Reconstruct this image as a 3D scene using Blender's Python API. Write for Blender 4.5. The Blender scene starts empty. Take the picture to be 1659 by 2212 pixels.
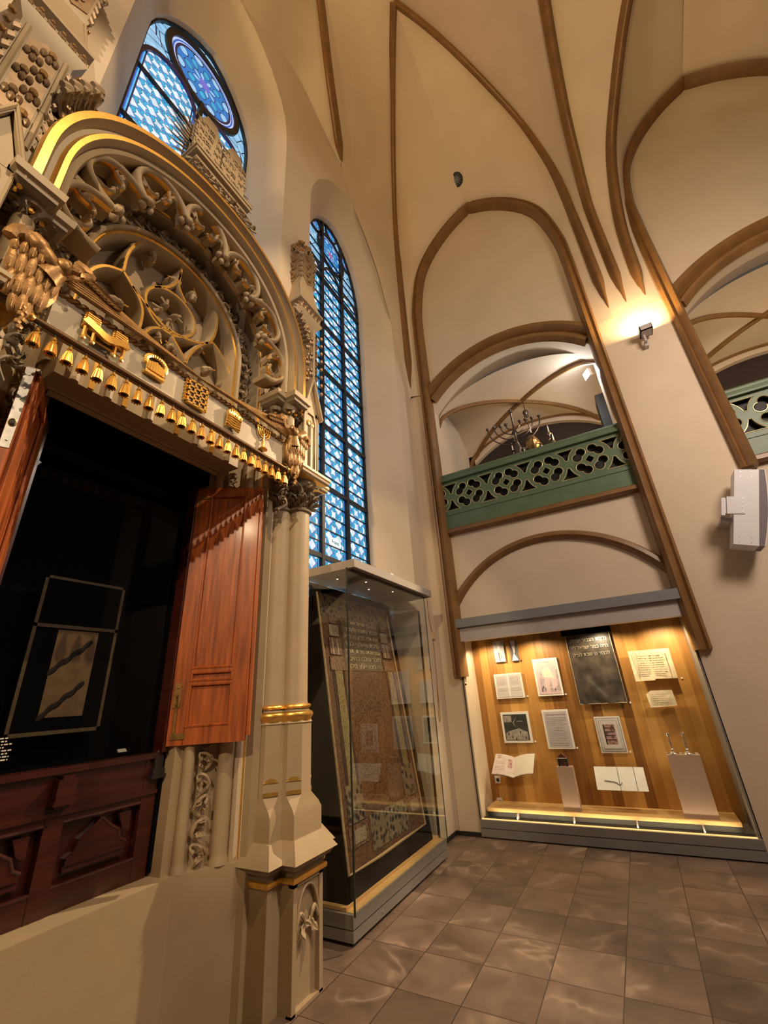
import bpy, bmesh, math, random
import numpy as np
from mathutils import Vector, Matrix
from mathutils.bvhtree import BVHTree

random.seed(7)
scn = bpy.context.scene
COL = scn.collection
PI = math.pi

# ------------------------------------------------------------------ camera
W, H, F = 1659, 2212, 905.18
_R = np.array([[0.86951355, 0.4902457, -0.06004454], [-0.24460727, 0.32181626, -0.91465927], [-0.42908447, 0.80999596, 0.39974126]])
_U, _s, _V = np.linalg.svd(_R)
RC = _U @ _V
CAM = np.array([0.0, 0.0, 1.6])

def ray(px, py):
    return RC.T @ np.array([(px - W / 2) / F, (py - H / 2) / F, 1.0])

def at(px, py, ax, v):
    """the point of the place seen at a pixel of the photograph on the wall / floor plane ax = v"""
    d = ray(px, py)
    return Vector(CAM + (v - CAM[ax]) / d[ax] * d)

def vplane(p, q, px, py):
    d = ray(px, py)
    n = np.array([-(q[1] - p[1]), q[0] - p[0], 0.0])
    return Vector(CAM + (n @ (np.array([p[0], p[1], 0.0]) - CAM)) / (n @ d) * d)

cd = bpy.data.cameras.new('camera')
cam = bpy.data.objects.new('camera', cd)
COL.objects.link(cam)
M = Matrix.Identity(4)
for i in range(3):
    M[i][0] = RC[0][i]; M[i][1] = -RC[1][i]; M[i][2] = -RC[2][i]; M[i][3] = CAM[i]
cam.matrix_world = M
cd.sensor_fit = 'HORIZONTAL'; cd.sensor_width = 36; cd.lens = F * 36 / W
cd.clip_start = 0.05; cd.clip_end = 200
scn.camera = cam

# ------------------------------------------------------------------ mesh builder
def V3(*a):
    return Vector(a)

class MB:
    def __init__(s):
        s.v = []; s.f = []; s.m = []
    def add(s, vs, fs, mi=0):
        b = len(s.v)
        s.v += [tuple(p) for p in vs]
        s.f += [tuple(i + b for i in f) for f in fs]
        s.m += [mi] * len(fs) if isinstance(mi, int) else list(mi)
        return s
    def box(s, a, b, mi=0):
        x0, y0, z0 = (min(a[i], b[i]) for i in range(3)); x1, y1, z1 = (max(a[i], b[i]) for i in range(3))
        return s.add([(x0, y0, z0), (x1, y0, z0), (x1, y1, z0), (x0, y1, z0), (x0, y0, z1), (x1, y0, z1), (x1, y1, z1), (x0, y1, z1)],
                     [(0, 3, 2, 1), (4, 5, 6, 7), (0, 1, 5, 4), (1, 2, 6, 5), (2, 3, 7, 6), (3, 0, 4, 7)], mi)
    def obox(s, c, ex, ey, ez, mi=0):
        c, ex, ey, ez = Vector(c), Vector(ex), Vector(ey), Vector(ez)
        return s.add([c + ex * a + ey * b + ez * d for d in (-1, 1) for a, b in ((-1, -1), (1, -1), (1, 1), (-1, 1))],
                     [(0, 3, 2, 1), (4, 5, 6, 7), (0, 1, 5, 4), (1, 2, 6, 5), (2, 3, 7, 6), (3, 0, 4, 7)], mi)
    def hexa(s, p, mi=0):
        """8 corners: bottom ring 4, top ring 4"""
        return s.add(p, [(0, 3, 2, 1), (4, 5, 6, 7), (0, 1, 5, 4), (1, 2, 6, 5), (2, 3, 7, 6), (3, 0, 4, 7)], mi)
    def prism(s, pts, ax, a, b, mi=0):
        n = len(pts)
        def mk(p, t):
            return (t, p[0], p[1]) if ax == 0 else (p[0], t, p[1]) if ax == 1 else (p[0], p[1], t)
        vs = [mk(p, a) for p in pts] + [mk(p, b) for p in pts]
        fs = [tuple(range(n)), tuple(range(2 * n - 1, n - 1, -1))] + [(i, (i + 1) % n, n + (i + 1) % n, n + i) for i in range(n)]
        return s.add(vs, fs, mi)
    def rings(s, rings, closed=True, caps=True, mi=0, loop=False):
        n = len(rings[0]); vs = [p for r in rings for p in r]; fs = []; ms = []
        k = len(rings)
        for i in range(k if loop else k - 1):
            for j in range(n if closed else n - 1):
                a = i * n + j; b = i * n + (j + 1) % n; c = ((i + 1) % k) * n + (j + 1) % n; d = ((i + 1) % k) * n + j
                fs.append((a, b, c, d)); ms.append(mi if isinstance(mi, int) else mi[j])
        if caps and closed and not loop:
            c0 = mi if isinstance(mi, int) else mi[0]
            fs.append(tuple(range(n - 1, -1, -1))); ms.append(c0)
            fs.append(tuple((k - 1) * n + j for j in range(n))); ms.append(c0)
        return s.add(vs, fs, ms)
    def tube(s, path, r, n=8, mi=0, loop=False, flat=1.0):
        P = [Vector(p) for p in path]; k = len(P)
        rr = r if isinstance(r, (list, tuple)) else [r] * k
        rg = []; nrm = None
        for i in range(k):
            if loop:
                t = P[(i + 1) % k] - P[i - 1]
            else:
                t = P[min(i + 1, k - 1)] - P[max(i - 1, 0)]
            if t.length < 1e-9: t = Vector((0, 0, 1))
            t.normalize()
            if nrm is None:
                nrm = t.orthogonal().normalized()
            nrm = nrm - t * nrm.dot(t)
            if nrm.length < 1e-6: nrm = t.orthogonal()
            nrm.normalize(); b = t.cross(nrm)
            rg.append([P[i] + (nrm * math.cos(2 * PI * j / n) * flat + b * math.sin(2 * PI * j / n)) * max(rr[i], 1e-4) for j in range(n)])
        return s.rings(rg, True, True, mi, loop)
    def sweep(s, path, prof, nor, mi=0, closed=False, loop=False):
        """prof = [(b, n)]: b across, n along the normal nor(i, point)"""
        P = [Vector(p) for p in path]; k = len(P); rg = []
        for i in range(k):
            t = (P[(i + 1) % k] - P[i - 1]) if loop else (P[min(i + 1, k - 1)] - P[max(i - 1, 0)])
            t.normalize(); n = Vector(nor(i, P[i])); n = (n - t * n.dot(t)).normalized(); b = t.cross(n)
            rg.append([P[i] + b * q[0] + n * q[1] for q in prof])
        return s.rings(rg, closed, True, mi, loop)
    def lathe(s, prof, c, n=16, ax=(0, 0, 1), mi=0, arc=2 * PI, ph=0.0):
        ax = Vector(ax).normalized(); u = ax.orthogonal().normalized()
        if abs(ax.z) > .99: u = Vector((1, 0, 0))
        w = ax.cross(u); c = Vector(c)
        rg = [[c + ax * z + (u * math.cos(ph + arc * j / n) + w * math.sin(ph + arc * j / n)) * max(r, 1e-4) for j in range(n)] for r, z in prof]
        k = len(rg); vs = [p for r in rg for p in r]; fs = []; ms = []
        for i in range(k - 1):
            for j in range(n):
                fs.append((i * n + j, i * n + (j + 1) % n, (i + 1) * n + (j + 1) % n, (i + 1) * n + j)); ms.append(mi if isinstance(mi, int) else mi[i])
        fs.append(tuple(range(n - 1, -1, -1))); ms.append(mi if isinstance(mi, int) else mi[0])
        fs.append(tuple((k - 1) * n + j for j in range(n))); ms.append(mi if isinstance(mi, int) else mi[-1])
        return s.add(vs, fs, ms)
    def ell(s, c, r, rot=None, n=8, m=5, mi=0):
        c = Vector(c); r = (r, r, r) if isinstance(r, (int, float)) else r
        vs = []; fs = []
        for i in range(m + 1):
            th = PI * i / m
            for j in range(n):
                ph = 2 * PI * j / n
                q = Vector((math.sin(th) * math.cos(ph) * r[0], math.sin(th) * math.sin(ph) * r[1], math.cos(th) * r[2]))
                if rot is not None: q = rot @ q
                vs.append(c + q)
        for i in range(m):
            for j in range(n):
                fs.append((i * n + j, i * n + (j + 1) % n, (i + 1) * n + (j + 1) % n, (i + 1) * n + j))
        return s.add(vs, fs, mi)
    def grid(s, fn, nu, nv, mi=0):
        vs = [fn(i / nu, j / nv) for i in range(nu + 1) for j in range(nv + 1)]
        fs = [(i * (nv + 1) + j, (i + 1) * (nv + 1) + j, (i + 1) * (nv + 1) + j + 1, i * (nv + 1) + j + 1) for i in range(nu) for j in range(nv)]
        return s.add(vs, fs, mi)
    def leaf(s, p, d, up, L, w, curl=.5, mi=0, thick=.012):
        """a carved leaf: lobed thick blade from p along d, curling to up"""
        p, d, up = Vector(p), Vector(d).normalized(), Vector(up); up = (up - d * up.dot(d)).normalized(); b = d.cross(up)
        ctr = []; ws = []
        for i in range(6):
            t = i / 5; a = curl * t * 2.2
            ctr.append(p + d * (L * (math.sin(a) / max(curl * 2.2, 1e-3) if curl > .01 else t)) + up * (L * (1 - math.cos(a)) / max(curl * 2.2, 1e-3)))
            ws.append(w * (.35, .9, .7, 1.0, .65, .12)[i])
        rg = [[ctr[i] - b * ws[i], ctr[i] + up * thick * .4 - b * ws[i] * .5, ctr[i] - up * thick * .6, ctr[i] + up * thick * .4 + b * ws[i] * .5, ctr[i] + b * ws[i], ctr[i] + up * -thick * 1.2] for i in range(6)]
        return s.rings(rg, True, True, mi)
    def mirrored(s, yc):
        o = MB(); o.v = [(p[0], 2 * yc - p[1], p[2]) for p in s.v]; o.f = [tuple(reversed(f)) for f in s.f]; o.m = list(s.m)
        return o
    def move(s, d):
        s.v = [(p[0] + d[0], p[1] + d[1], p[2] + d[2]) for p in s.v]; return s
    def xf(s, M4):
        s.v = [tuple(M4 @ Vector(p)) for p in s.v]; return s
    def mesh(s, name, mats, smooth=40, recalc=True):
        me = bpy.data.meshes.new(name)
        me.from_pydata(s.v, [], s.f)
        mats = mats if isinstance(mats, (list, tuple)) else [mats]
        for m in mats: me.materials.append(m)
        me.polygons.foreach_set('material_index', s.m)
        if recalc:
            bm = bmesh.new(); bm.from_mesh(me)
            bmesh.ops.recalc_face_normals(bm, faces=bm.faces)
            bm.to_mesh(me); bm.free()
        if smooth:
            me.polygons.foreach_set('use_smooth', [True] * len(me.polygons))
            me.set_sharp_from_angle(angle=math.radians(smooth))
        me.update()
        return me
    def build(s, name, mats, parent=None, smooth=40, recalc=True, origin=None):
        if origin is None and parent is not None:
            origin = parent.get('_o', (0, 0, 0))
        o0 = Vector(origin) if origin is not None else Vector((0, 0, 0))
        if o0.length > 0: s.move(-o0)
        o = bpy.data.objects.new(name, s.mesh(name, mats, smooth, recalc))
        COL.objects.link(o)
        if parent is not None:
            o.parent = parent
        else:
            o.location = o0
        if parent is not None and o0.length > 0:
            o['_o'] = tuple(o0)
        elif parent is None and o0.length > 0:
            o['_o'] = tuple(o0)
        return o

def tag(o, label=None, cat=None, group=None, kind=None):
    if label: o['label'] = label
    if cat: o['category'] = cat
    if group: o['group'] = group
    if kind: o['kind'] = kind
    return o

def empty(name, loc, label, cat, group=None):
    o = bpy.data.objects.new(name, None); COL.objects.link(o); o.location = loc; o.empty_display_size = .1
    o['_o'] = tuple(loc)
    return tag(o, label, cat, group)

def struct(o):
    o['kind'] = 'structure'; return o

def text_mb(body, size, origin, ux, uz, depth, width=None, mi=0, align='CENTER'):
    """lettering as raised geometry: ux reading direction, uz up"""
    c = bpy.data.curves.new('lettering', 'FONT'); c.body = body; c.size = size; c.align_x = align; c.align_y = 'CENTER'; c.extrude = depth; c.resolution_u = 2
    o = bpy.data.objects.new('lettering', c); COL.objects.link(o)
    dg = bpy.context.evaluated_depsgraph_get()
    me = bpy.data.meshes.new_from_object(o.evaluated_get(dg))
    mb = MB(); ux, uz = Vector(ux).normalized(), Vector(uz).normalized(); un = ux.cross(uz)
    k = 1.0
    if width:
        xs = [v.co.x for v in me.vertices]
        if xs: k = min(1.6, width / max(1e-4, max(xs) - min(xs)))
    vs = [Vector(origin) + ux * v.co.x * k + uz * v.co.y + un * v.co.z for v in me.vertices]
    mb.add(vs, [tuple(p.vertices) for p in me.polygons], mi)
    bpy.data.objects.remove(o); bpy.data.curves.remove(c); bpy.data.meshes.remove(me)
    return mb

def join(*mbs):
    o = MB()
    for m in mbs:
        b = len(o.v); o.v += m.v; o.f += [tuple(i + b for i in f) for f in m.f]; o.m += m.m
    return o

def crv(pts, n=8, loop=False):
    """Catmull-Rom through points"""
    P = [Vector(p) for p in pts]; out = []; k = len(P)
    for i in range(k if loop else k - 1):
        p0 = P[(i - 1) % k] if (loop or i > 0) else P[0] * 2 - P[1]
        p1, p2 = P[i], P[(i + 1) % k]
        p3 = P[(i + 2) % k] if (loop or i + 2 < k) else P[-1] * 2 - P[-2]
        for j in range(n):
            t = j / n
            out.append(.5 * ((2 * p1) + (p2 - p0) * t + (2 * p0 - 5 * p1 + 4 * p2 - p3) * t * t + (3 * p1 - p0 - 3 * p2 + p3) * t ** 3))
    if not loop: out.append(P[-1])
    return out

def resamp(pts, n):
    P = [Vector(p) for p in pts]; L = [0]
    for i in range(1, len(P)): L.append(L[-1] + (P[i] - P[i - 1]).length)
    out = []; j = 0
    for i in range(n + 1):
        t = L[-1] * i / n
        while j < len(P) - 2 and L[j + 1] < t: j += 1
        u = (t - L[j]) / max(1e-9, L[j + 1] - L[j]); out.append(P[j].lerp(P[j + 1], min(1, max(0, u))))
    return out

# ------------------------------------------------------------------ materials
def nm(name):
    m = bpy.data.materials.new(name); m.use_nodes = True
    nt = m.node_tree; b = nt.nodes['Principled BSDF']
    return m, nt, b

def N(nt, typ, **kw):
    n = nt.nodes.new(typ)
    for k, v in kw.items():
        if k in n.bl_rna.properties: setattr(n, k, v)
        else: n.inputs[k].default_value = v
    return n

def L(nt, a, b):
    nt.links.new(a, b)

def rgba(c):
    return (c[0], c[1], c[2], 1.0)

def ramp(nt, fac, stops):
    r = nt.nodes.new('ShaderNodeValToRGB'); e = r.color_ramp.elements
    while len(e) > 1: e.remove(e[-1])
    e[0].position = stops[0][0]; e[0].color = rgba(stops[0][1])
    for p, c in stops[1:]:
        x = e.new(p); x.color = rgba(c)
    L(nt, fac, r.inputs[0]); return r

def math_n(nt, op, a, b=None, c=None):
    n = nt.nodes.new('ShaderNodeMath'); n.operation = op
    for i, v in enumerate((a, b, c)):
        if v is None: continue
        if isinstance(v, (int, float)): n.inputs[i].default_value = v
        else: L(nt, v, n.inputs[i])
    return n.outputs[0]

def simple(name, col, rough=.6, metal=0., var=.12, scale=6., bump=0., bscale=80., coat=0., spec=None, stretch=None):
    m, nt, b = nm(name)
    tc = N(nt, 'ShaderNodeTexCoord'); src = tc.outputs['Object']
    if stretch:
        mp = N(nt, 'ShaderNodeMapping'); mp.inputs['Scale'].default_value = stretch; L(nt, src, mp.inputs[0]); src = mp.outputs[0]
    no = N(nt, 'ShaderNodeTexNoise', Scale=scale, Detail=5.0); L(nt, src, no.inputs['Vector'])
    r = ramp(nt, no.outputs['Fac'], [(.3, [c * (1 - var) for c in col]), (.7, [min(1, c * (1 + var)) for c in col])])
    L(nt, r.outputs[0], b.inputs['Base Color'])
    b.inputs['Roughness'].default_value = rough; b.inputs['Metallic'].default_value = metal
    if coat: b.inputs['Coat Weight'].default_value = coat; b.inputs['Coat Roughness'].default_value = .15
    if spec is not None: b.inputs['Specular IOR Level'].default_value = spec
    if bump:
        n2 = N(nt, 'ShaderNodeTexNoise', Scale=bscale, Detail=3.0); L(nt, tc.outputs['Object'], n2.inputs['Vector'])
        bp = N(nt, 'ShaderNodeBump', Strength=bump, Distance=.01); L(nt, n2.outputs['Fac'], bp.inputs['Height']); L(nt, bp.outputs[0], b.inputs['Normal'])
    return m

def emis(name, col, st):
    m, nt, b = nm(name); b.inputs['Base Color'].default_value = rgba(col); b.inputs['Emission Color'].default_value = rgba(col); b.inputs['Emission Strength'].default_value = st
    return m

PLASTER = simple('cream_plaster', (.68, .56, .42), .85, var=.05, scale=1.6, bump=.12, bscale=120)
RIB = simple('brown_rib_paint', (.215, .108, .036), .38, var=.16, scale=5, bump=.06)
ARK = simple('taupe_paint', (.41, .31, .195), .5, var=.06, scale=4, bump=.05, bscale=150)
ARKD = simple('taupe_paint_deep', (.24, .19, .13), .55, var=.1, scale=8, bump=.05)
GOLD = simple('gold_leaf', (.92, .53, .13), .33, metal=.85, var=.12, scale=20)
BRONZE = simple('bronzed_gilding', (.37, .205, .075), .42, metal=.4, var=.25, scale=18, bump=.2, bscale=60)
MAHOG = simple('mahogany', (.36, .088, .018), .45, var=.4, scale=3, stretch=(14, 14, 1.1), coat=.08)
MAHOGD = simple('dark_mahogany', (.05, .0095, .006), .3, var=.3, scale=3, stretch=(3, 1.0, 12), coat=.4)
STEEL = simple('worn_steel', (.62, .62, .64), .4, metal=.8, var=.18, scale=25)
BRASS = simple('old_brass', (.40, .26, .10), .38, metal=.9, var=.25, scale=30)
BLACK = simple('black_cloth', (.004, .004, .005), .95, var=.3, scale=40, spec=.05)
CASE = simple('grey_painted_steel', (.235, .22, .205), .45, var=.04, scale=9, bump=.02)
CASEL = simple('light_grey_painted_steel', (.48, .44, .43), .5, var=.04, scale=9)
HOODT = simple('slate_grey_steel', (.22, .23, .25), .5, var=.05, scale=8)
DARKG = simple('black_gap', (.012, .011, .010), .6, var=.1)
GREEN = simple('green_paint', (.105, .165, .095), .45, var=.1, scale=7)
GILT = simple('dull_gilt_edge', (.55, .50, .27), .4, metal=.35, var=.15, scale=20)
WHITE = simple('white_enamel', (.72, .72, .76), .4, var=.02)
GRILLE = simple('dark_grille', (.16, .14, .155), .6, var=.2, scale=120)
PAPER = simple('white_mount_card', (.80, .77, .72), .7, var=.03)
PARCH = simple('aged_parchment', (.70, .60, .42), .75, var=.14, scale=12)
INK = simple('faded_ink', (.30, .27, .27), .8, var=.3, scale=30)
SILVER = simple('polished_silver', (.85, .85, .86), .12, metal=1.0, var=.05)
VIOLET = simple('grey_violet_wash', (.46, .38, .44), .7, var=.3, scale=14)

def glass(name, rough=.0, tint=(.97, .985, .975), mix=.06, k=.75):
    m = bpy.data.materials.new(name); m.use_nodes = True; nt = m.node_tree; nt.nodes.clear()
    o = N(nt, 'ShaderNodeOutputMaterial'); g = N(nt, 'ShaderNodeBsdfGlossy', Roughness=rough); t = N(nt, 'ShaderNodeBsdfTransparent')
    t.inputs['Color'].default_value = rgba(tint); fr = N(nt, 'ShaderNodeFresnel', IOR=1.5); ge = N(nt, 'ShaderNodeNewGeometry'); L(nt, math_n(nt, 'MULTIPLY_ADD', ge.outputs['Backfacing'], 1 / 1.5 - 1.5, 1.5), fr.inputs['IOR']); mx = N(nt, 'ShaderNodeMixShader')
    a = math_n(nt, 'MULTIPLY_ADD', fr.outputs[0], k, mix * .3)
    L(nt, a, mx.inputs[0]); L(nt, t.outputs[0], mx.inputs[1]); L(nt, g.outputs[0], mx.inputs[2]); L(nt, mx.outputs[0], o.inputs[0])
    return m
GLASS = glass('case_glass')
GLASSM = glass('low_reflection_glass', mix=0., k=.12)

def frosted():
    m, nt, b = nm('frosted_acrylic'); b.inputs['Base Color'].default_value = (.60, .44, .35, 1); b.inputs['Roughness'].default_value = .6
    b.inputs['Alpha'].default_value = .62
    return m
ACRYL = frosted()

def oak():
    m, nt, b = nm('oak_planks'); tc = N(nt, 'ShaderNodeTexCoord'); sp = N(nt, 'ShaderNodeSeparateXYZ'); L(nt, tc.outputs['Object'], sp.inputs[0])
    a = math_n(nt, 'MULTIPLY', sp.outputs[0], 9.0); fl = math_n(nt, 'FLOOR', a)
    wn = N(nt, 'ShaderNodeTexWhiteNoise', noise_dimensions='1D'); L(nt, fl, wn.inputs['W'])
    mp = N(nt, 'ShaderNodeMapping'); mp.inputs['Scale'].default_value = (26, 26, .9); L(nt, tc.outputs['Object'], mp.inputs[0])
    no = N(nt, 'ShaderNodeTexNoise', Scale=1.6, Detail=6.0); L(nt, mp.outputs[0], no.inputs['Vector'])
    f = math_n(nt, 'ADD', math_n(nt, 'MULTIPLY', wn.outputs['Value'], .75), math_n(nt, 'MULTIPLY', no.outputs['Fac'], .45))
    r = ramp(nt, f, [(.22, (.22, .09, .018)), (.5, (.42, .195, .042)), (.95, (.62, .34, .095))])
    L(nt, r.outputs[0], b.inputs['Base Color']); b.inputs['Roughness'].default_value = .5
    return m
OAK = oak()
OAKL = simple('pale_oak', (.66, .42, .17), .5, var=.15, scale=5, stretch=(1, 12, 12))

def floor_mat():
    m, nt, b = nm('brown_marble_tiles'); tc = N(nt, 'ShaderNodeTexCoord'); sp = N(nt, 'ShaderNodeSeparateXYZ'); L(nt, tc.outputs['Object'], sp.inputs[0])
    u = math_n(nt, 'DIVIDE', math_n(nt, 'ADD', sp.outputs[0], .893), .401); v = math_n(nt, 'DIVIDE', math_n(nt, 'SUBTRACT', sp.outputs[1], 3.377), .411)
    fu = math_n(nt, 'FRACT', u); fv = math_n(nt, 'FRACT', v)
    du = math_n(nt, 'ABSOLUTE', math_n(nt, 'SUBTRACT', fu, .5)); dv = math_n(nt, 'ABSOLUTE', math_n(nt, 'SUBTRACT', fv, .5))
    ed = math_n(nt, 'MAXIMUM', du, dv); grout = math_n(nt, 'GREATER_THAN', ed, .4915)
    cx = N(nt, 'ShaderNodeCombineXYZ'); L(nt, math_n(nt, 'FLOOR', u), cx.inputs[0]); L(nt, math_n(nt, 'FLOOR', v), cx.inputs[1])
    wn = N(nt, 'ShaderNodeTexWhiteNoise', noise_dimensions='2D'); L(nt, cx.outputs[0], wn.inputs['Vector'])
    ofs = N(nt, 'ShaderNodeVectorMath', operation='MULTIPLY_ADD'); L(nt, wn.outputs['Color'], ofs.inputs[0]); ofs.inputs[1].default_value = (9, 9, 9); L(nt, tc.outputs['Object'], ofs.inputs[2])
    no = N(nt, 'ShaderNodeTexNoise', Scale=3.2, Detail=8.0, Distortion=.8); L(nt, ofs.outputs[0], no.inputs['Vector'])
    base = ramp(nt, no.outputs['Fac'], [(.3, (.095, .066, .050)), (.52, (.155, .107, .083)), (.75, (.215, .152, .118))])
    n2 = N(nt, 'ShaderNodeTexNoise', Scale=1.5, Detail=3.0, Distortion=.9, Roughness=.5); L(nt, ofs.outputs[0], n2.inputs['Vector'])
    ve = math_n(nt, 'ABSOLUTE', math_n(nt, 'SUBTRACT', n2.outputs['Fac'], .5))
    vein = ramp(nt, ve, [(.0, (.8, .8, .8)), (.03, (.25, .25, .25)), (.09, (0, 0, 0))])
    mx = N(nt, 'ShaderNodeMix', data_type='RGBA'); n3 = N(nt, 'ShaderNodeTexNoise', Scale=2.6, Detail=2.0); L(nt, ofs.outputs[0], n3.inputs['Vector']); msk = ramp(nt, n3.outputs['Fac'], [(.45, (0, 0, 0)), (.62, (1, 1, 1))]); L(nt, math_n(nt, 'MULTIPLY', math_n(nt, 'MULTIPLY', vein.outputs[0], .75), msk.outputs[0]), mx.inputs['Factor']); L(nt, base.outputs[0], mx.inputs['A']); mx.inputs['B'].default_value = (.42, .31, .24, 1)
    tone = math_n(nt, 'MULTIPLY_ADD', wn.outputs['Value'], .45, .78)
    m2 = N(nt, 'ShaderNodeMix', data_type='RGBA', blend_type='MULTIPLY'); m2.inputs['Factor'].default_value = 1; L(nt, mx.outputs['Result'], m2.inputs['A']); L(nt, tone, m2.inputs['B'])
    m3 = N(nt, 'ShaderNodeMix', data_type='RGBA'); L(nt, grout, m3.inputs['Factor']); L(nt, m2.outputs['Result'], m3.inputs['A']); m3.inputs['B'].default_value = (.05, .035, .028, 1)
    L(nt, m3.outputs['Result'], b.inputs['Base Color']); b.inputs['Roughness'].default_value = .42
    return m
FLOOR = floor_mat()
# ================================================================== the setting
XW = -2.37          # east wall (behind the shrine)
YW = 5.80           # side wall with the gallery arches
YB = 5.88           # infill wall inside each arch
BAY = 3.776         # bay spacing
XA = -0.69          # middle of the first bay

fl = MB().box((-3.6, -4.5, -.1), (7.5, 6.5, 0)).build('floor', FLOOR, smooth=0); struct(fl)

def lerp_tab(tab, x):
    for i in range(len(tab) - 1):
        if tab[i][0] <= x <= tab[i + 1][0]:
            t = (x - tab[i][0]) / (tab[i + 1][0] - tab[i][0]); return tab[i][1] + t * (tab[i + 1][1] - tab[i][1])
    return tab[0][1] if x < tab[0][0] else tab[-1][1]

# ---- east wall with two tall niches
def arch_pts(yc, hw, tab, z0):
    """outline of a niche: (y, z) from bottom left over the apex to bottom right; tab = [(fraction of half width from centre, z)]"""
    left = [(yc - hw * f, z) for f, z in tab]
    right = [(yc + hw * f, z) for f, z in reversed(tab[:-1])] if tab[-1][0] == 0 else []
    p = crv([Vector((0, a, b)) for a, b in left], 6)
    r = [Vector((0, 2 * yc - q.y, q.z)) for q in reversed(p[:-1])]
    return [Vector((0, yc - hw, z0))] + p + r + [Vector((0, yc + hw, z0))]

N1T = [(1, 8.3), (.985, 8.7), (.93, 9.1), (.8, 9.42), (.55, 9.78), (.32, 9.98), (.12, 10.08), (0, 10.1)]
N2T = [(1, 7.6), (.985, 8.3), (.88, 8.75), (.74, 9.07), (.56, 9.34), (.28, 9.58), (.1, 9.68), (0, 9.7)]
n1 = arch_pts(1.41, .95, N1T, 0.0)
n2 = arch_pts(4.06, 1.19, N2T, 0.0)
ZTOP = 11.6
def strip_wall(mb, out, ztop):
    for i in range(len(out) - 1):
        a, b = out[i], out[i + 1]
        if abs(b.y - a.y) < 1e-6: continue
        mb.add([(XW, a.y, a.z), (XW, b.y, b.z), (XW, b.y, ztop), (XW, a.y, ztop)], [(0, 1, 2, 3)])
ew = MB()
ew.add([(XW, -3, 0), (XW, .46, 0), (XW, .46, ZTOP), (XW, -3, ZTOP)], [(0, 1, 2, 3)])
strip_wall(ew, n1, ZTOP)
ew.add([(XW, 2.36, 0), (XW, 2.87, 0), (XW, 2.87, ZTOP), (XW, 2.36, ZTOP)], [(0, 1, 2, 3)])
strip_wall(ew, n2, ZTOP)
ew.add([(XW, 5.25, 0), (XW, 5.82, 0), (XW, 5.82, ZTOP), (XW, 5.25, ZTOP)], [(0, 1, 2, 3)])
struct(ew.build('wall_east', PLASTER, smooth=0))

def reveal(name, outl, xg, ginner, soft):
    """splayed niche sides from the wall face to the glass plane"""
    mb = MB(); n = len(outl) - 1
    A = resamp([Vector((XW, p.y, p.z)) for p in outl], 90)
    B = resamp([Vector((xg + soft, p.y, p.z)) for p in ginner], 90)
    Cc = resamp([Vector((xg, p.y, p.z)) for p in ginner], 90)
    mb.rings([A, B, Cc], closed=False, caps=False)
    # wall around the glass, in the glass plane
    return struct(mb.build(name, PLASTER, smooth=35))
G1T = [(1, 8.2), (.99, 8.42), (.9, 8.72), (.72, 8.98), (.45, 9.22), (.18, 9.37), (0, 9.42)]
G2T = [(1, 7.6), (.985, 8.1), (.9, 8.45), (.74, 8.82), (.52, 9.1), (.26, 9.28), (.1, 9.33), (0, 9.345)]
XG1, XG2 = -2.9, -2.87
g1 = arch_pts(1.43, .715, G1T, 4.6)
g2 = arch_pts(4.04, .80, G2T, 2.62)
reveal('wall_niche_centre', n1, XG1, [Vector((0, .715, 0))] + g1 + [Vector((0, 2.145, 0))], .10)
n2u = arch_pts(4.06, 1.19, N2T, 2.62)
reveal('wall_niche_right', n2u, XG2, g2, .12)
lo = MB(); lo.box((XW, 2.80, 0), (XG2, 2.87, 2.62)).box((XW, 5.25, 0), (XG2, 5.32, 2.62))
lo.add([(XW - .0, 2.87, 2.62), (XW, 5.25, 2.62), (XW, 5.25, 2.62), (XW, 2.87, 2.62)], [])
struct(lo.build('wall_niche_right_foot', PLASTER, smooth=0))
bk = MB()
bk.box((XG1 - .1, .6, 0), (XG1, 2.25, .70)); bk.box((XG1 - .1, .6, 3.46), (XG1, 2.25, 4.6)); bk.box((XG1 - .1, .6, 0), (XG1, .82, 4.6)); bk.box((XG1 - .1, 2.0, 0), (XG1, 2.25, 4.6)); bk.box((XG2 - .1, 2.8, 0), (XG2, 5.32, 2.62))
struct(bk.build('wall_below_windows', PLASTER, smooth=0))

# ---- formeret (wall rib) line of a bay: (distance from bay middle, z)
FT = [(1.375, 7.6), (1.37, 8.1), (1.345, 8.62), (1.19, 9.42), (.90, 9.95), (.47, 10.38), (0, 10.66)]
def formeret(xc, z0, side):
    p = [Vector((xc + side * 1.375, YW, z0)), Vector((xc + side * 1.375, YW, (z0 + 7.6) / 2))] + [Vector((xc + side * d, YW, z)) for d, z in FT]
    return p[:1] + crv(p[1:], 6)
def form_z(d):
    d = abs(d)
    return lerp_tab([(-1, 10.66)] + [(a, b) for a, b in reversed(FT)], d) if d < 1.37 else 7.6

# side wall: pilasters (front face y = YW) and infill inside each arch
pl = MB().box((XW - .3, YW, 0), (-2.02, 6.6, 10.9)).build('wall_corner_pier', PLASTER, smooth=0); struct(pl)
pl = MB().box((.64, YW, 0), (1.755, 6.6, 11.2)).build('wall_middle_pier', PLASTER, smooth=0); struct(pl)
pl = MB().box((.64 + BAY, YW, 0), (1.755 + BAY, 6.6, 11.2)).build('wall_right_pier', PLASTER, smooth=0); struct(pl)

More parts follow.
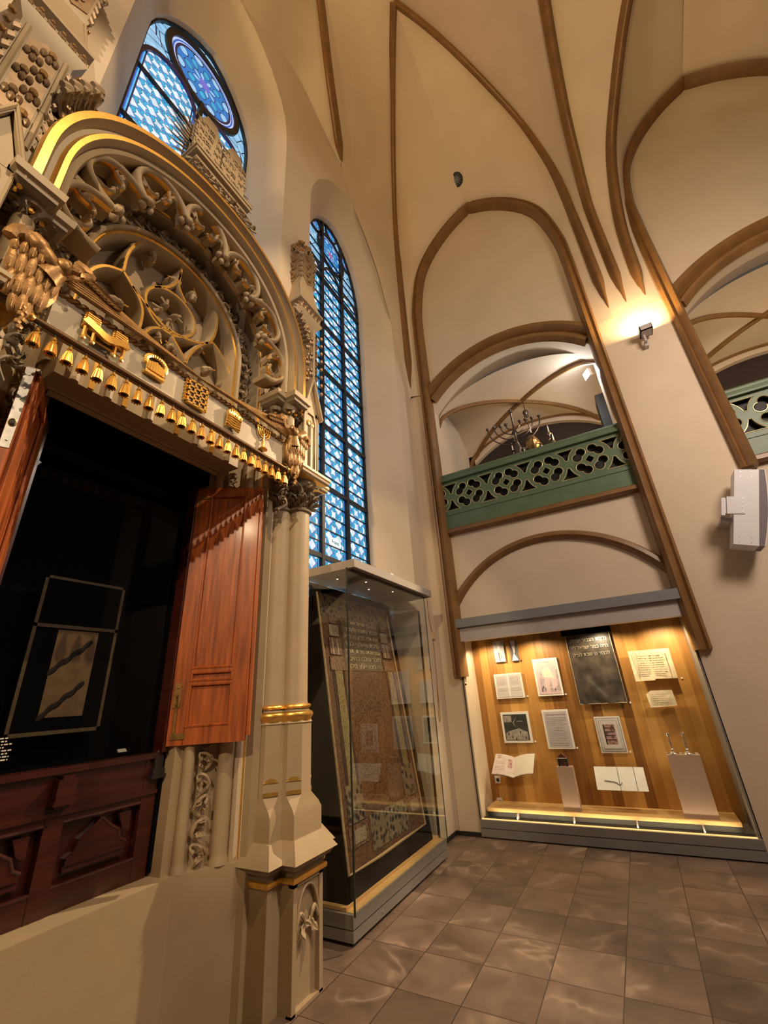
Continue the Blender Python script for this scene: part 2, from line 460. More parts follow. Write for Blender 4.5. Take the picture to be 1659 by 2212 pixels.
# segmental arches
def seg(xc, hw, zs, zt, n=36, x0=None, x1=None):
    r = (hw * hw + (zt - zs) ** 2) / (2 * (zt - zs)); zc = zt - r
    xs = [xc - hw + 2 * hw * i / n for i in range(n + 1)]
    return [Vector((x, 0, zc + math.sqrt(max(0, r * r - (x - xc) ** 2)))) for x in xs]
GO = lambda xc: seg(xc, 1.345, 6.24, 6.87)          # gallery opening, inner edge
def infill(xc, name):
    mb = MB(); o = GO(xc)
    for i in range(len(o) - 1):
        a, b = o[i], o[i + 1]
        mb.add([(a.x, YB, a.z), (b.x, YB, b.z), (b.x, YB, form_z(b.x - xc) + .12), (a.x, YB, form_z(a.x - xc) + .12)], [(0, 1, 2, 3)])
        mb.add([(a.x, YB, a.z), (b.x, YB, b.z), (b.x, 6.3, b.z), (a.x, 6.3, a.z)], [(0, 1, 2, 3)])
    mb.box((xc - 1.345, YB, 2.3), (xc + 1.345, 6.25, 3.93))
    mb.add([(xc - 1.345, YB, 3.9), (xc - 1.345, YB, 6.3), (xc - 1.345, 6.35, 6.3), (xc - 1.345, 6.35, 3.9)], [(0, 1, 2, 3)])
    mb.add([(xc + 1.345, YB, 3.9), (xc + 1.345, YB, 6.3), (xc + 1.345, 6.35, 6.3), (xc + 1.345, 6.35, 3.9)], [(0, 1, 2, 3)])
    mb.add([(xc - 1.345, YB, 7.0), (xc - 1.345, YB, 11), (xc - 1.40, YB, 11), (xc - 1.40, YB, 7.0)], [(0, 1, 2, 3)])
    return struct(mb.build(name, PLASTER, smooth=30))
infill(XA, 'wall_gallery_bay'); infill(XA + BAY, 'wall_gallery_bay_right')
MB().box((-2.05, 6.34, 0), (.66, 6.5, 2.4)).build('wall_case_recess', PLASTER, smooth=0)['kind'] = 'structure'
MB().box((1.755, YB, 0), (1.755 + 2.7, 6.3, 2.3)).build('wall_lower_right_bay', PLASTER, smooth=0)['kind'] = 'structure'

# ---- ribs: a pear-shaped roll moulding swept along the lines
def rib_prof(w, d):
    return [(-w, -.03), (-w, d * .25), (-w * .62, d * .45), (-w * .6, d * .62), (-w * .32, d * .95), (0, d), (w * .32, d * .95), (w * .6, d * .62), (w * .62, d * .45), (w, d * .25), (w, -.03)]
NTR = [0]
def trim(path, w, d, nor, name=None):
    NTR[0] += 1
    mb = MB().sweep(path, rib_prof(w, d), nor, closed=True)
    return struct(mb.build(name or 'trim_%d' % NTR[0], RIB, smooth=50))
def flat_nor(i, p): return (0, -1, 0)
def formeret_rib(xc, zl, zr):
    p = formeret(xc, zl, -1); q = formeret(xc, zr, 1)
    path = p + list(reversed(q))[1:]
    mb = MB(); mb.sweep(path, [(-.085, -.08), (-.085, .05), (-.055, .085), (-.03, .06), (.0, .095), (.04, .115), (.075, .07), (.085, -.08)], flat_nor, closed=True)
    NTR[0] += 1
    return struct(mb.build('trim_%d' % NTR[0], RIB, smooth=40))
formeret_rib(XA, 1.76, 1.84)
formeret_rib(XA + BAY, 3.74, 3.74)
# gallery arch mouldings (two rolls) and the ledge below the railing, the low blind arch
for xc in (XA, XA + BAY):
    o = seg(xc, 1.345, 6.42, 7.02)
    NTR[0] += 1
    mb = MB().sweep([Vector((p.x, YB, p.z)) for p in o], [(-.16, -.02), (-.16, .07), (-.12, .115), (-.06, .12), (-.025, .07), (0, .015), (.02, .02), (.045, .07), (.075, .095), (.12, .085), (.155, .03), (.165, -.02)], flat_nor, closed=True)
    struct(mb.build('trim_%d' % NTR[0], RIB, smooth=40))
    NTR[0] += 1
    mb = MB(); mb.sweep([Vector((xc - 1.345, YB, 3.84)), Vector((xc + 1.345, YB, 3.84))], [(-.055, -.02), (-.055, .05), (-.02, .1), (.03, .105), (.05, .07), (.055, -.02)], flat_nor, closed=True)
    struct(mb.build('trim_%d' % NTR[0], RIB, smooth=40))
o = seg(XA, 1.345, 2.74, 3.46)
NTR[0] += 1
struct(MB().sweep([Vector((p.x, YB, p.z)) for p in o], [(-.06, -.02), (-.06, .03), (-.035, .075), (.01, .085), (.04, .06), (.06, .02), (.06, -.02)], flat_nor, closed=True).build('trim_%d' % NTR[0], RIB, smooth=40))

# ---- vault: rib lines
CV = Vector((-.77, 3.02, 12.2))
TZ = [(0, 6.55), (.004, 7.4), (.012, 8.7), (.03, 9.6), (.07, 10.35), (.18, 11.1), (.39, 11.72), (.61, 12.1), (.80, 12.24), (1, 12.2)]
def diag(p, c):
    return crv([Vector((p[0] + (c.x - p[0]) * t, p[1] + (c.y - p[1]) * t, z)) for t, z in TZ], 5)
S1 = diag((-2.33, 5.76), CV)
S2 = crv([(.99, 5.78, 6.55), (.985, 5.77, 7.34), (.98, 5.76, 8.6), (.965, 5.73, 9.5), (.90, 5.64, 10.25), (.668, 5.275, 11.1), (.308, 4.71, 11.68), (-.08, 4.1, 12.08), (-.42, 3.57, 12.24), (-.77, 3.02, 12.2)], 5)
TR = crv([(1.22, 5.79, 6.55), (1.22, 5.78, 7.6), (1.22, 5.74, 8.55), (1.22, 5.58, 9.05), (1.22, 5.2, 9.66), (1.22, 4.835, 10.06), (1.22, 4.17, 10.42), (1.22, 3.6, 10.57), (1.22, 3.0, 10.65), (1.22, 1.41, 10.7)], 5)
CV2 = CV + Vector((BAY, 0, 0))
S2B = crv([(1.46, 5.78, 6.55), (1.475, 5.76, 7.35), (1.53, 5.68, 8.3), (1.68, 5.36, 9.28), (1.90, 4.85, 9.84), (2.2, 4.2, 10.35), (2.6, 3.55, 10.75), (3.086, 3.02, 10.95)], 5)
TT = Vector((-2.37, 3.71, 10.32)); TE = Vector((-1.78, 2.30, 11.86))
TRB = crv([TT, vplane(TT, TE, 722, 250), vplane(TT, TE, 708, 150), TE, TE + Vector((.3, -.75, .2))], 6)
FR = crv([(XW, 5.75, 6.5), (XW, 5.60, 7.1), (XW, 5.27, 7.9), (XW, 5.13, 8.2), (XW, 4.812, 8.92), (XW, 4.376, 9.42), (XW, 4.056, 9.70), TT], 5)
FA = crv([TT, (XW, 3.41, 10.42), (XW, 3.05, 10.56), (XW, 2.7, 10.72), (XW, 2.39, 10.72), (XW, 2.03, 10.5), (XW, 1.71, 10.28), (XW, 1.41, 10.15)], 5)

def loft(A, B, nu=36, nv=10, bulge=.12, name='ceiling'):
    a = resamp(A, nu); b = resamp(B, nu)
    def fn(u, v):
        i = round(u * nu); p = a[i].lerp(b[i], v)
        return p + Vector((0, .15, 1)) * bulge * math.sin(PI * v) * min(1, u * 2.2) * min(1.0, (a[i] - b[i]).length)
    mb = MB().grid(fn, nu, nv)
    return mb
webs = []
FL1 = formeret(XA, 6.5, -1); FR1 = formeret(XA, 6.5, 1); FL2 = formeret(XA + BAY, 6.5, -1); FR2 = formeret(XA + BAY, 6.5, 1)
for A, B, bl in ((S1, FR + TRB[1:], .10), (TRB, FA, .0), (S1, FL1, .06), (S2, FR1, .06), (S2, TR, .12), (TR, S2B, .10), (S2B, FL2, .12), ([Vector((p.x + 2 * (XA + BAY - p.x), p.y, p.z)) for p in S2B], FR2, .1)):
    webs.append(loft(A, B, bulge=bl))
# the rest of the nave vault, above and behind the viewpoint
webs.append(MB().grid(lambda u, v: Vector((1.22 + 4 * u, TR[-1].y + 1.6 * (1 - v) * (1 - u * 0) if False else 3.02 - 1.61 * v, 10.85)), 2, 2))
webs.append(MB().add([(-3.0, -5, 12.75), (7.5, -5, 12.75), (7.5, 6.6, 12.75), (-3.0, 6.6, 12.75)], [(0, 1, 2, 3)]))
web_all = join(*webs)
struct(web_all.build('ceiling', PLASTER, smooth=60, recalc=False))
bvh = BVHTree.FromPolygons([Vector(p) for p in web_all.v], web_all.f)

def rib_in_vault(path, w=.075, d=.13, tip=True):
    """vault rib: depth axis = away from the web, towards the middle of the nave"""
    P = resamp(path, 60)
    def nor(i, p):
        return Vector((.35, -2.0, -.2 - max(0, p.z - 9.6) * 1.6))
    mb = MB(); rg = []
    for i, p in enumerate(P):
        t = (P[min(i + 1, 60)] - P[max(i - 1, 0)]).normalized(); n = nor(i, p); n = (n - t * n.dot(t)).normalized(); b = t.cross(n)
        s = min(1, .12 + i / 7) if tip else 1
        rg.append([p + b * q[0] * s + n * ((q[1] + .03) * s - .05) for q in rib_prof(w, d)])
    mb.rings(rg)
    NTR[0] += 1
    return struct(mb.build('trim_%d' % NTR[0], RIB, smooth=50))
for R in (S1, S2, TR, S2B): rib_in_vault(R)
rib_in_vault(TRB, tip=True)

# skirting at the corner
struct(MB().box((XW, 5.28, 0), (XW + .012, 5.80, .045)).build('baseboard_east', DARKG, smooth=0))
struct(MB().box((XW, 5.788, 0), (-2.02, 5.80, .045)).build('baseboard_corner', DARKG, smooth=0))

# ---- gallery rooms behind the arches
def gallery(xc, name):
    ax, y0, yb, y1 = 1.42, 6.2, 7.3, 8.15
    h = lambda t: 5.98 + .76 * math.sqrt(max(0, 1 - min(1, abs(t)) ** 2))
    def zv(x, y):
        tx = (x - xc) / ax; ty = (y - yb) / ((yb - y0) if y < yb else (y1 - yb) + .12)
        return max(h(tx), h(ty))
    mb = MB().grid(lambda u, v: Vector((xc - ax + 2 * ax * u, y0 + (y1 - y0) * v, zv(xc - ax + 2 * ax * u, y0 + (y1 - y0) * v))), 48, 36)
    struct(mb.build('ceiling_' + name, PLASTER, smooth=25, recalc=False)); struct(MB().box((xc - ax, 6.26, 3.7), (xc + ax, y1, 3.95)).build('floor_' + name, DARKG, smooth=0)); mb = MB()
    mb.add([(xc - ax, 6.0, 3.9), (xc - ax, y1, 3.9), (xc - ax, y1, 6.9), (xc - ax, 6.0, 6.9)], [(0, 1, 2, 3)])
    struct(mb.build('wall_left_' + name, PLASTER, smooth=25, recalc=False)); mb = MB()
    mb.add([(xc + ax, 6.0, 3.9), (xc + ax, y1, 3.9), (xc + ax, y1, 6.9), (xc + ax, 6.0, 6.9)], [(0, 1, 2, 3)])
    struct(mb.build('wall_right_' + name, PLASTER, smooth=25, recalc=False)); mb = MB()
    o = seg(xc + .03, 1.33, 6.14, 6.62)
    for i in range(len(o) - 1):
        a, b = o[i], o[i + 1]
        mb.add([(a.x, y1, a.z), (b.x, y1, b.z), (b.x, y1, 6.95), (a.x, y1, 6.95)], [(0, 1, 2, 3)])
        mb.add([(a.x, y1, a.z), (b.x, y1, b.z), (b.x, y1 + .12, b.z), (a.x, y1 + .12, a.z)], [(0, 1, 2, 3)])
    struct(mb.build('wall_back_' + name, PLASTER, smooth=25, recalc=False))
    struct(MB().box((xc - 1.5, y1 + .10, 3.9), (xc + 1.5, y1 + .16, 7.0)).build('wall_unlit_room_' + name, simple('unlit_room_black_' + name, (.03, .018, .016), .8), smooth=0))  # near-black sheet standing for the unlit room beyond the arch
    # the two crossing ribs
    for sx in (-1, 1):
        pts = []
        for i in range(41):
            t = -1 + 2 * i / 40
            y = yb + t * ((yb - y0) if t < 0 else (y1 - yb + .12)); x = xc + sx * t * ax
            pts.append(Vector((x, y, zv(x, y))))
        NTR[0] += 1
        mb = MB().sweep(pts, [(-.035, .0), (-.035, .035), (-.015, .055), (.015, .055), (.035, .035), (.035, 0)], lambda i, p: (0, 0, -1), closed=True)
        struct(mb.build('trim_%d' % NTR[0], RIB, smooth=40))
    for sx in (-1, 1):
        pts = [Vector((xc + sx * t * ax if False else xc + t * ax, y1 - .02, h(t))) for t in [-1 + 2 * i / 40 for i in range(41)]] if sx < 0 else None
        if pts:
            NTR[0] += 1
            struct(MB().sweep(pts, [(-.03, -.02), (-.03, .03), (.03, .03), (.03, -.02)], lambda i, p: (0, -1, 0), closed=True).build('trim_%d' % NTR[0], RIB, smooth=40))
gallery(-.66, 'gallery_room'); gallery(-.66 + BAY, 'gallery_room_right')
# ================================================================== stained glass
def glass_mat(name, mode, yc=0., zc=0., hw=.27, a=.19, CEN=(.45, .10, .30)):
    """leaded glass in daylight. mode 0: quatrefoil diaper in a light centred on yc with blue borders; 1: rose; 2: plain pale blue"""
    m, nt, b = nm(name); tc = N(nt, 'ShaderNodeTexCoord'); sp = N(nt, 'ShaderNodeSeparateXYZ'); L(nt, tc.outputs['Object'], sp.inputs[0])
    y, z = sp.outputs[1], sp.outputs[2]
    WH, CY, BL, PU, LN = (.80, .90, 1.0), (.03, .44, .70), (.02, .12, .55), (.16, .09, .52), (.006, .008, .05)
    def mixc(f, A, B):
        n = N(nt, 'ShaderNodeMix', data_type='RGBA'); L(nt, f, n.inputs['Factor'])
        for k, q in (('A', A), ('B', B)):
            if isinstance(q, tuple): n.inputs[k].default_value = rgba(q)
            else: L(nt, q, n.inputs[k])
        return n.outputs['Result']
    S = lambda e, k, o=0.: math_n(nt, 'COSINE', math_n(nt, 'MULTIPLY_ADD', e, k, o))
    wob = N(nt, 'ShaderNodeTexNoise', Scale=9.0, Detail=2.0); L(nt, tc.outputs['Object'], wob.inputs['Vector'])
    if mode == 0:
        dy = math_n(nt, 'SUBTRACT', y, yc); k = 2 * PI / a
        f1 = math_n(nt, 'ADD', S(dy, k * .72), S(z, k * .72))
        f2 = math_n(nt, 'MULTIPLY', math_n(nt, 'MULTIPLY', S(dy, k * 1.44), S(z, k * 1.44)), .75)
        f = math_n(nt, 'ADD', f1, f2); af = math_n(nt, 'ABSOLUTE', f)
        col = mixc(math_n(nt, 'GREATER_THAN', af, .80), CY, WH)
        ring = math_n(nt, 'LESS_THAN', math_n(nt, 'ABSOLUTE', math_n(nt, 'SUBTRACT', af, .80)), .11)
        col = mixc(ring, col, LN)
        d1 = math_n(nt, 'ABSOLUTE', S(math_n(nt, 'ADD', dy, z), k * .36, .4)); d2 = math_n(nt, 'ABSOLUTE', S(math_n(nt, 'SUBTRACT', dy, z), k * .36, .4))
        dl = math_n(nt, 'LESS_THAN', math_n(nt, 'MINIMUM', d1, d2), .09); col = mixc(dl, col, PU)
        ad = math_n(nt, 'DIVIDE', math_n(nt, 'ABSOLUTE', dy), hw)
        col = mixc(math_n(nt, 'GREATER_THAN', ad, .80), col, (.10, .50, .85))
        col = mixc(math_n(nt, 'LESS_THAN', math_n(nt, 'ABSOLUTE', math_n(nt, 'SUBTRACT', ad, .81)), .022), col, LN)
        col = mixc(math_n(nt, 'LESS_THAN', math_n(nt, 'ABSOLUTE', math_n(nt, 'SUBTRACT', ad, .90)), .025), col, BL)
        st = math_n(nt, 'MULTIPLY_ADD', wob.outputs['Fac'], .9, .55)
    elif mode == 1:
        dy = math_n(nt, 'SUBTRACT', y, yc); dz = math_n(nt, 'SUBTRACT', z, zc)
        r = math_n(nt, 'DIVIDE', math_n(nt, 'SQRT', math_n(nt, 'ADD', math_n(nt, 'MULTIPLY', dy, dy), math_n(nt, 'MULTIPLY', dz, dz))), hw)
        th = math_n(nt, 'ARCTAN2', dz, dy)
        pet = math_n(nt, 'ADD', S(th, 8.0), math_n(nt, 'MULTIPLY', S(r, 13.0), 1.0)); ap = math_n(nt, 'ABSOLUTE', pet)
        col = mixc(math_n(nt, 'GREATER_THAN', pet, .9), (.008, .20, .62), (.02, .42, .70))
        col = mixc(math_n(nt, 'LESS_THAN', pet, -1.1), col, (.35, .65, .95))
        col = mixc(math_n(nt, 'LESS_THAN', math_n(nt, 'ABSOLUTE', math_n(nt, 'SUBTRACT', ap, .9)), .16), col, LN)
        col = mixc(math_n(nt, 'LESS_THAN', r, .16), col, CEN)
        col = mixc(math_n(nt, 'GREATER_THAN', r, .84), col, (.55, .62, .95))
        col = mixc(math_n(nt, 'LESS_THAN', math_n(nt, 'ABSOLUTE', math_n(nt, 'SUBTRACT', r, .84)), .03), col, LN)
        col = mixc(math_n(nt, 'LESS_THAN', math_n(nt, 'ABSOLUTE', math_n(nt, 'SUBTRACT', r, .92)), .02), col, BL)
        st = math_n(nt, 'MULTIPLY_ADD', wob.outputs['Fac'], .7, .6)
    else:
        vo = N(nt, 'ShaderNodeTexVoronoi', Scale=5.0, feature='DISTANCE_TO_EDGE'); L(nt, tc.outputs['Object'], vo.inputs['Vector'])
        col = mixc(wob.outputs['Fac'], (.12, .48, .85), (.55, .80, .98))
        col = mixc(math_n(nt, 'LESS_THAN', vo.outputs['Distance'], .025), col, LN)
        st = math_n(nt, 'MULTIPLY_ADD', wob.outputs['Fac'], .6, .6)
    b.inputs['Base Color'].default_value = (.01, .01, .015, 1); b.inputs['Roughness'].default_value = .25
    L(nt, col, b.inputs['Emission Color']); L(nt, math_n(nt, 'MULTIPLY', st, GLASS_GAIN), b.inputs['Emission Strength'])
    return m
GLASS_GAIN = 1.5
LEAD = simple('black_iron_bar', (.006, .006, .010), .5, var=.1)

def fan(out, x):
    mb = MB(); c = sum((Vector((0, p.y, p.z)) for p in out), Vector()) / len(out)
    vs = [(x, c.y, c.z)] + [(x, p.y, p.z) for p in out]
    return mb.add(vs, [(0, i, i + 1) for i in range(1, len(vs) - 1)])

def clip_poly(out, ax, lo, hi):
    def cut(P, k, keep):
        o = []
        for i in range(len(P)):
            a, b = P[i], P[(i + 1) % len(P)]; fa, fb = keep(a), keep(b)
            if fa >= 0: o.append(a)
            if (fa >= 0) != (fb >= 0): o.append(a.lerp(b, fa / (fa - fb)))
        return o
    P = [Vector(p) for p in out]
    P = cut(P, ax, lambda p: p[ax] - lo); P = cut(P, ax, lambda p: hi - p[ax])
    return P
def ngon(P, x, t=.012):
    mb = MB(); return mb.prism([(p.y, p.z) for p in P], 0, x - t, x)
def circ(yc, zc, r, n=48):
    return [Vector((0, yc + r * math.cos(2 * PI * i / n), zc + r * math.sin(2 * PI * i / n))) for i in range(n)]
def bar(mb, pts, x, w, d=.03, loop=False):
    mb.sweep([Vector((x, p.y, p.z)) for p in pts], [(-w, -.005), (-w, d), (w, d), (w, -.005)], lambda i, p: (1, 0, 0), closed=True, loop=loop)

# ---- window 2: three lights with a rosette
w2 = empty('window_2', (0, 0, 0), None, None); struct(w2)
for k, (y0, y1) in enumerate(((3.24, 3.765), (3.765, 4.315), (4.315, 4.84))):
    P = clip_poly(g2, 1, y0, y1); P = clip_poly(P, 2, 2.6, 8.12 + (.14 if k == 1 else 0))
    ngon(P, XG2).build('stained_glass_pane', glass_mat('quatrefoil_glass_%d' % k, 0, (y0 + y1) / 2, 0, .265, .15), w2, smooth=0)
P = clip_poly(g2, 2, 8.12, 12)
ngon(P, XG2 - .004, .01).build('tracery_glass', glass_mat('tracery_glass', 2), w2, smooth=0)
ngon(circ(4.04, 8.70, .36), XG2 + .001, .004).build('rose_pane', glass_mat('rose_glass', 1, 4.04, 8.70, .36), w2, smooth=0)
mb = MB(); bar(mb, circ(4.04, 8.70, .365), XG2, .02, loop=True)
for i in range(6):
    a = PI / 6 + i * PI / 3
    c = (4.04 + .53 * math.cos(a), 8.70 + .53 * math.sin(a))
    if c[1] < 8.5: continue
    bar(mb, circ(c[0], c[1], .15, 24), XG2, .014, loop=True)
mb.build('rose_leading', LEAD, w2, smooth=0)
for i, c in enumerate([(4.04 + .53 * math.cos(a), 8.70 + .53 * math.sin(a)) for a in (PI / 6, PI / 2, 5 * PI / 6)]):
    ngon(circ(c[0], c[1], .14, 24), XG2 + .003, .004).build('roundel_pane', glass_mat('roundel_glass_%d' % i, 1, c[0], c[1], .14), w2, smooth=0)
for yy in (3.765, 4.315):
    mb = MB().box((XG2, yy - .026, 2.62), (XG2 + .05, yy + .026, 9.2)); mb.build('mullion', LEAD, w2, smooth=0)
for yc_ in (3.50, 4.04, 4.58):
    mb = MB(); bar(mb, [Vector((0, yc_ + .265 * math.cos(PI * i / 16), 7.85 + (.27 + (.14 if yc_ == 4.04 else 0)) * math.sin(PI * i / 16))) for i in range(17)], XG2, .016); mb.build('light_head_lead', LEAD, w2, smooth=0)
for z in (3.12, 4.06, 4.98, 5.92, 6.82, 7.80):
    MB().box((XG2, 3.24, z - .026), (XG2 + .045, 4.84, z + .026)).build('saddle_bar', LEAD, w2, smooth=0)
mb = MB()
for k in range(30):
    z = 3.12 + .93 * k / 5
    if k % 5: mb.box((XG2, 3.24, z - .006), (XG2 + .02, 4.84, z + .006))
mb.build('tie_bars', LEAD, w2, smooth=0)
mb = MB(); bar(mb, g2, XG2, .03, .04); mb.build('window_frame', LEAD, w2, smooth=0)
# the painted name panel near the foot of the middle light
pnl = ngon([Vector((0, 4.06 + .13 * math.cos(t), 3.36 + .075 * math.sin(t))) for t in [2 * PI * i / 20 for i in range(20)]], XG2 + .004, .004)
pnl.build('inscribed_oval_pane', emis('pale_inscribed_glass', (.45, .68, .88), 1.1), w2, smooth=0)
tm = text_mb('Franz', .07, (XG2 + .006, 4.06, 3.375), (0, 1, 0), (0, 0, 1), .001)
tm.build('painted_lettering', LEAD, w2, smooth=0)

# ---- window 1: two lancets below a big rose
w1 = empty('window_1', (0, 0, 0), None, None); struct(w1)
def lancet(yc, hw, zs, rise):
    return [Vector((0, yc + hw * math.cos(PI * i / 24), zs + rise * math.sin(PI * i / 24))) for i in range(25)]
ngon(g1, XG1 - .006, .01).build('spandrel_glass', glass_mat('spandrel_glass', 2), w1, smooth=0)
for yc_ in (1.075, 1.785):
    Lp = [Vector((0, yc_ + .345, 4.6))] + lancet(yc_, .345, 7.78, .46) + [Vector((0, yc_ - .345, 4.6))]
    ngon(Lp, XG1).build('lancet_pane', glass_mat('lancet_glass_%d' % int(yc_ * 100), 0, yc_, 0, .345, .125), w1, smooth=0)
    mb = MB(); bar(mb, Lp, XG1, .022); mb.build('lancet_lead', simple('violet_lead_%d' % int(yc_ * 100), (.03, .015, .14), .4), w1, smooth=0)
ngon(circ(1.43, 8.715, .47), XG1 + .002, .006).build('rose_pane', glass_mat('great_rose_glass', 1, 1.43, 8.715, .47, .19, (.16, .14, .62)), w1, smooth=0)
mb = MB(); bar(mb, circ(1.43, 8.715, .50), XG1, .036, loop=True); mb.build('rose_rim', LEAD, w1, smooth=0)
MB().box((XG1, 1.405, 4.6), (XG1 + .05, 1.455, 8.25)).build('mullion', LEAD, w1, smooth=0)
for z in (4.9, 5.8, 6.72, 7.62):
    MB().box((XG1, .715, z - .016), (XG1 + .035, 2.145, z + .016)).build('saddle_bar', LEAD, w1, smooth=0)
mb = MB(); bar(mb, g1, XG1, .022, .04); mb.build('window_frame', LEAD, w1, smooth=0)
# ================================================================== the shrine (one built piece of furniture)
YC, ZS = 1.41, 4.51
ark = empty('torah_shrine', (-2.4, YC, 0), 'tall carved taupe and gilt Gothic shrine with open mahogany doors against the wall', 'shrine')
AM = [ARK, GOLD, ARKD]

def part(mb, name, mats=None, parent=None, smooth=40, lab=None):
    o = mb.build(name, mats or AM, parent or ark, smooth)
    if lab: o['label'] = lab
    return o
def pair(mb, name, mats=None, smooth=40, lab=None):
    a = part(join(mb), name, mats, None, smooth, lab); b = part(mb.mirrored(YC), name, mats, None, smooth, lab)
    return a, b
def off_poly(P, d):
    """offset a counter-clockwise plan polygon outward by d"""
    n = len(P); o = []
    for i in range(n):
        p0, p1, p2 = Vector(P[i - 1]), Vector(P[i]), Vector(P[(i + 1) % n])
        a = (p1 - p0).normalized(); b = (p2 - p1).normalized(); na = Vector((a.y, -a.x)); nb = Vector((b.y, -b.x))
        k = 1 + na.dot(nb); o.append(tuple(p1 + (na + nb) * (d / max(k, .2))))
    return o
def stack(mb, P, layers):
    """layers: (z, offset, material of the face below this ring)"""
    rg = []; ms = []
    for z, d, m in layers:
        rg.append([(x, y, z) for x, y in off_poly(P, d)]); ms.append(m)
    n = len(P); k = len(rg); vs = [p for r in rg for p in r]; fs = []; mm = []
    for i in range(k - 1):
        for j in range(n):
            fs.append((i * n + j, i * n + (j + 1) % n, (i + 1) * n + (j + 1) % n, (i + 1) * n + j)); mm.append(ms[i + 1])
    fs.append(tuple(range(n - 1, -1, -1))); mm.append(ms[0]); fs.append(tuple((k - 1) * n + j for j in range(n))); mm.append(ms[-1])
    return mb.add(vs, fs, mm)

# ---- low base wall with splays
mb = MB()
stack(mb, [(-2.59, .79), (-2.59, 2.03), (-2.40, 2.335), (-2.355, 2.35), (-2.355, 2.42), (-2.89, 2.42), (-2.89, .40), (-2.355, .40), (-2.355, .47), (-2.40, .485)], [(0, 0, 0), (.72, 0, 0)])
part(mb, 'base_wall', smooth=0)

# ---- corner piers (right one drawn, left one mirrored)
PP = [(-2.107, 2.502), (-2.107, 2.79), (-2.21, 2.79), (-2.21, 2.905), (-2.62, 2.905), (-2.62, 2.388), (-2.21, 2.388), (-2.21, 2.502)]
PI_ = [(-2.14, 2.502), (-2.14, 2.79), (-2.21, 2.79), (-2.21, 2.905), (-2.62, 2.905), (-2.62, 2.388), (-2.21, 2.388), (-2.21, 2.502)]
mb = MB(); stack(mb, PI_, [(0, 0, 0), (.60, 0, 0)])
mb.box((-2.145, 2.502, 0), (-2.107, 2.538, .6)); mb.box((-2.145, 2.754, 0), (-2.107, 2.79, .6)); mb.box((-2.145, 2.502, .565), (-2.107, 2.79, .6)); mb.box((-2.145, 2.502, 0), (-2.107, 2.79, .012))
apx = (2.646, .55)
lft = [(2.538, .36)] + [(2.538 + .108 * (1 - math.cos(t * PI / 2)) * .9 + .0108 * t, .36 + .19 * math.sin(t * PI / 2)) for t in [i / 8 for i in range(1, 9)]]
mb.prism(lft + [(2.646, .565), (2.538, .565)], 0, -2.145, -2.118); mb.prism([(2 * 2.646 - y, z) for y, z in lft] + [(2.646, .565), (2.754, .565)], 0, -2.145, -2.118)
rl = [Vector((-2.112, y, z)) for y, z in lft]; mb.tube(rl, .008, 6); mb.tube([Vector((-2.112, 2 * 2.646 - p.y, p.z)) for p in rl], .008, 6)
for s in (-1, 1):
    c = Vector((-2.116, 2.646 + s * .052, .375))
    mb.tube(crv([c + Vector((0, s * .056, -.015)), c + Vector((.0, s * .02, .045)), c + Vector((.004, -s * .012, .02)), c + Vector((.0, -s * .03, -.02))], 5), [.011] * 5 + [.013] * 5 + [.01] * 5 + [.004], 6)
    mb.leaf(c + Vector((0, -s * .02, -.01)), (0, s * .5, -1), (1, 0, 0), .075, .026, .5)
    mb.leaf(c + Vector((0, -s * .015, 0)), (0, -s * .8, -.5), (1, 0, 0), .05, .022, .5)
mb.prism([(2.56, .30), (2.646, .43), (2.732, .30), (2.646, .36)], 0, -2.142, -2.128)
pair(mb, 'pier_base', smooth=30)
mb = MB(); stack(mb, PP, [(.585, 0, 1), (.59, .018, 1), (.605, .022, 1), (.618, .018, 1), (.622, .0, 1), (.65, .008, 2), (.662, .035, 2), (.69, .055, 2), (.697, .072, 2), (.80, .0, 0)])
pair(mb, 'pier_moulding', smooth=0)

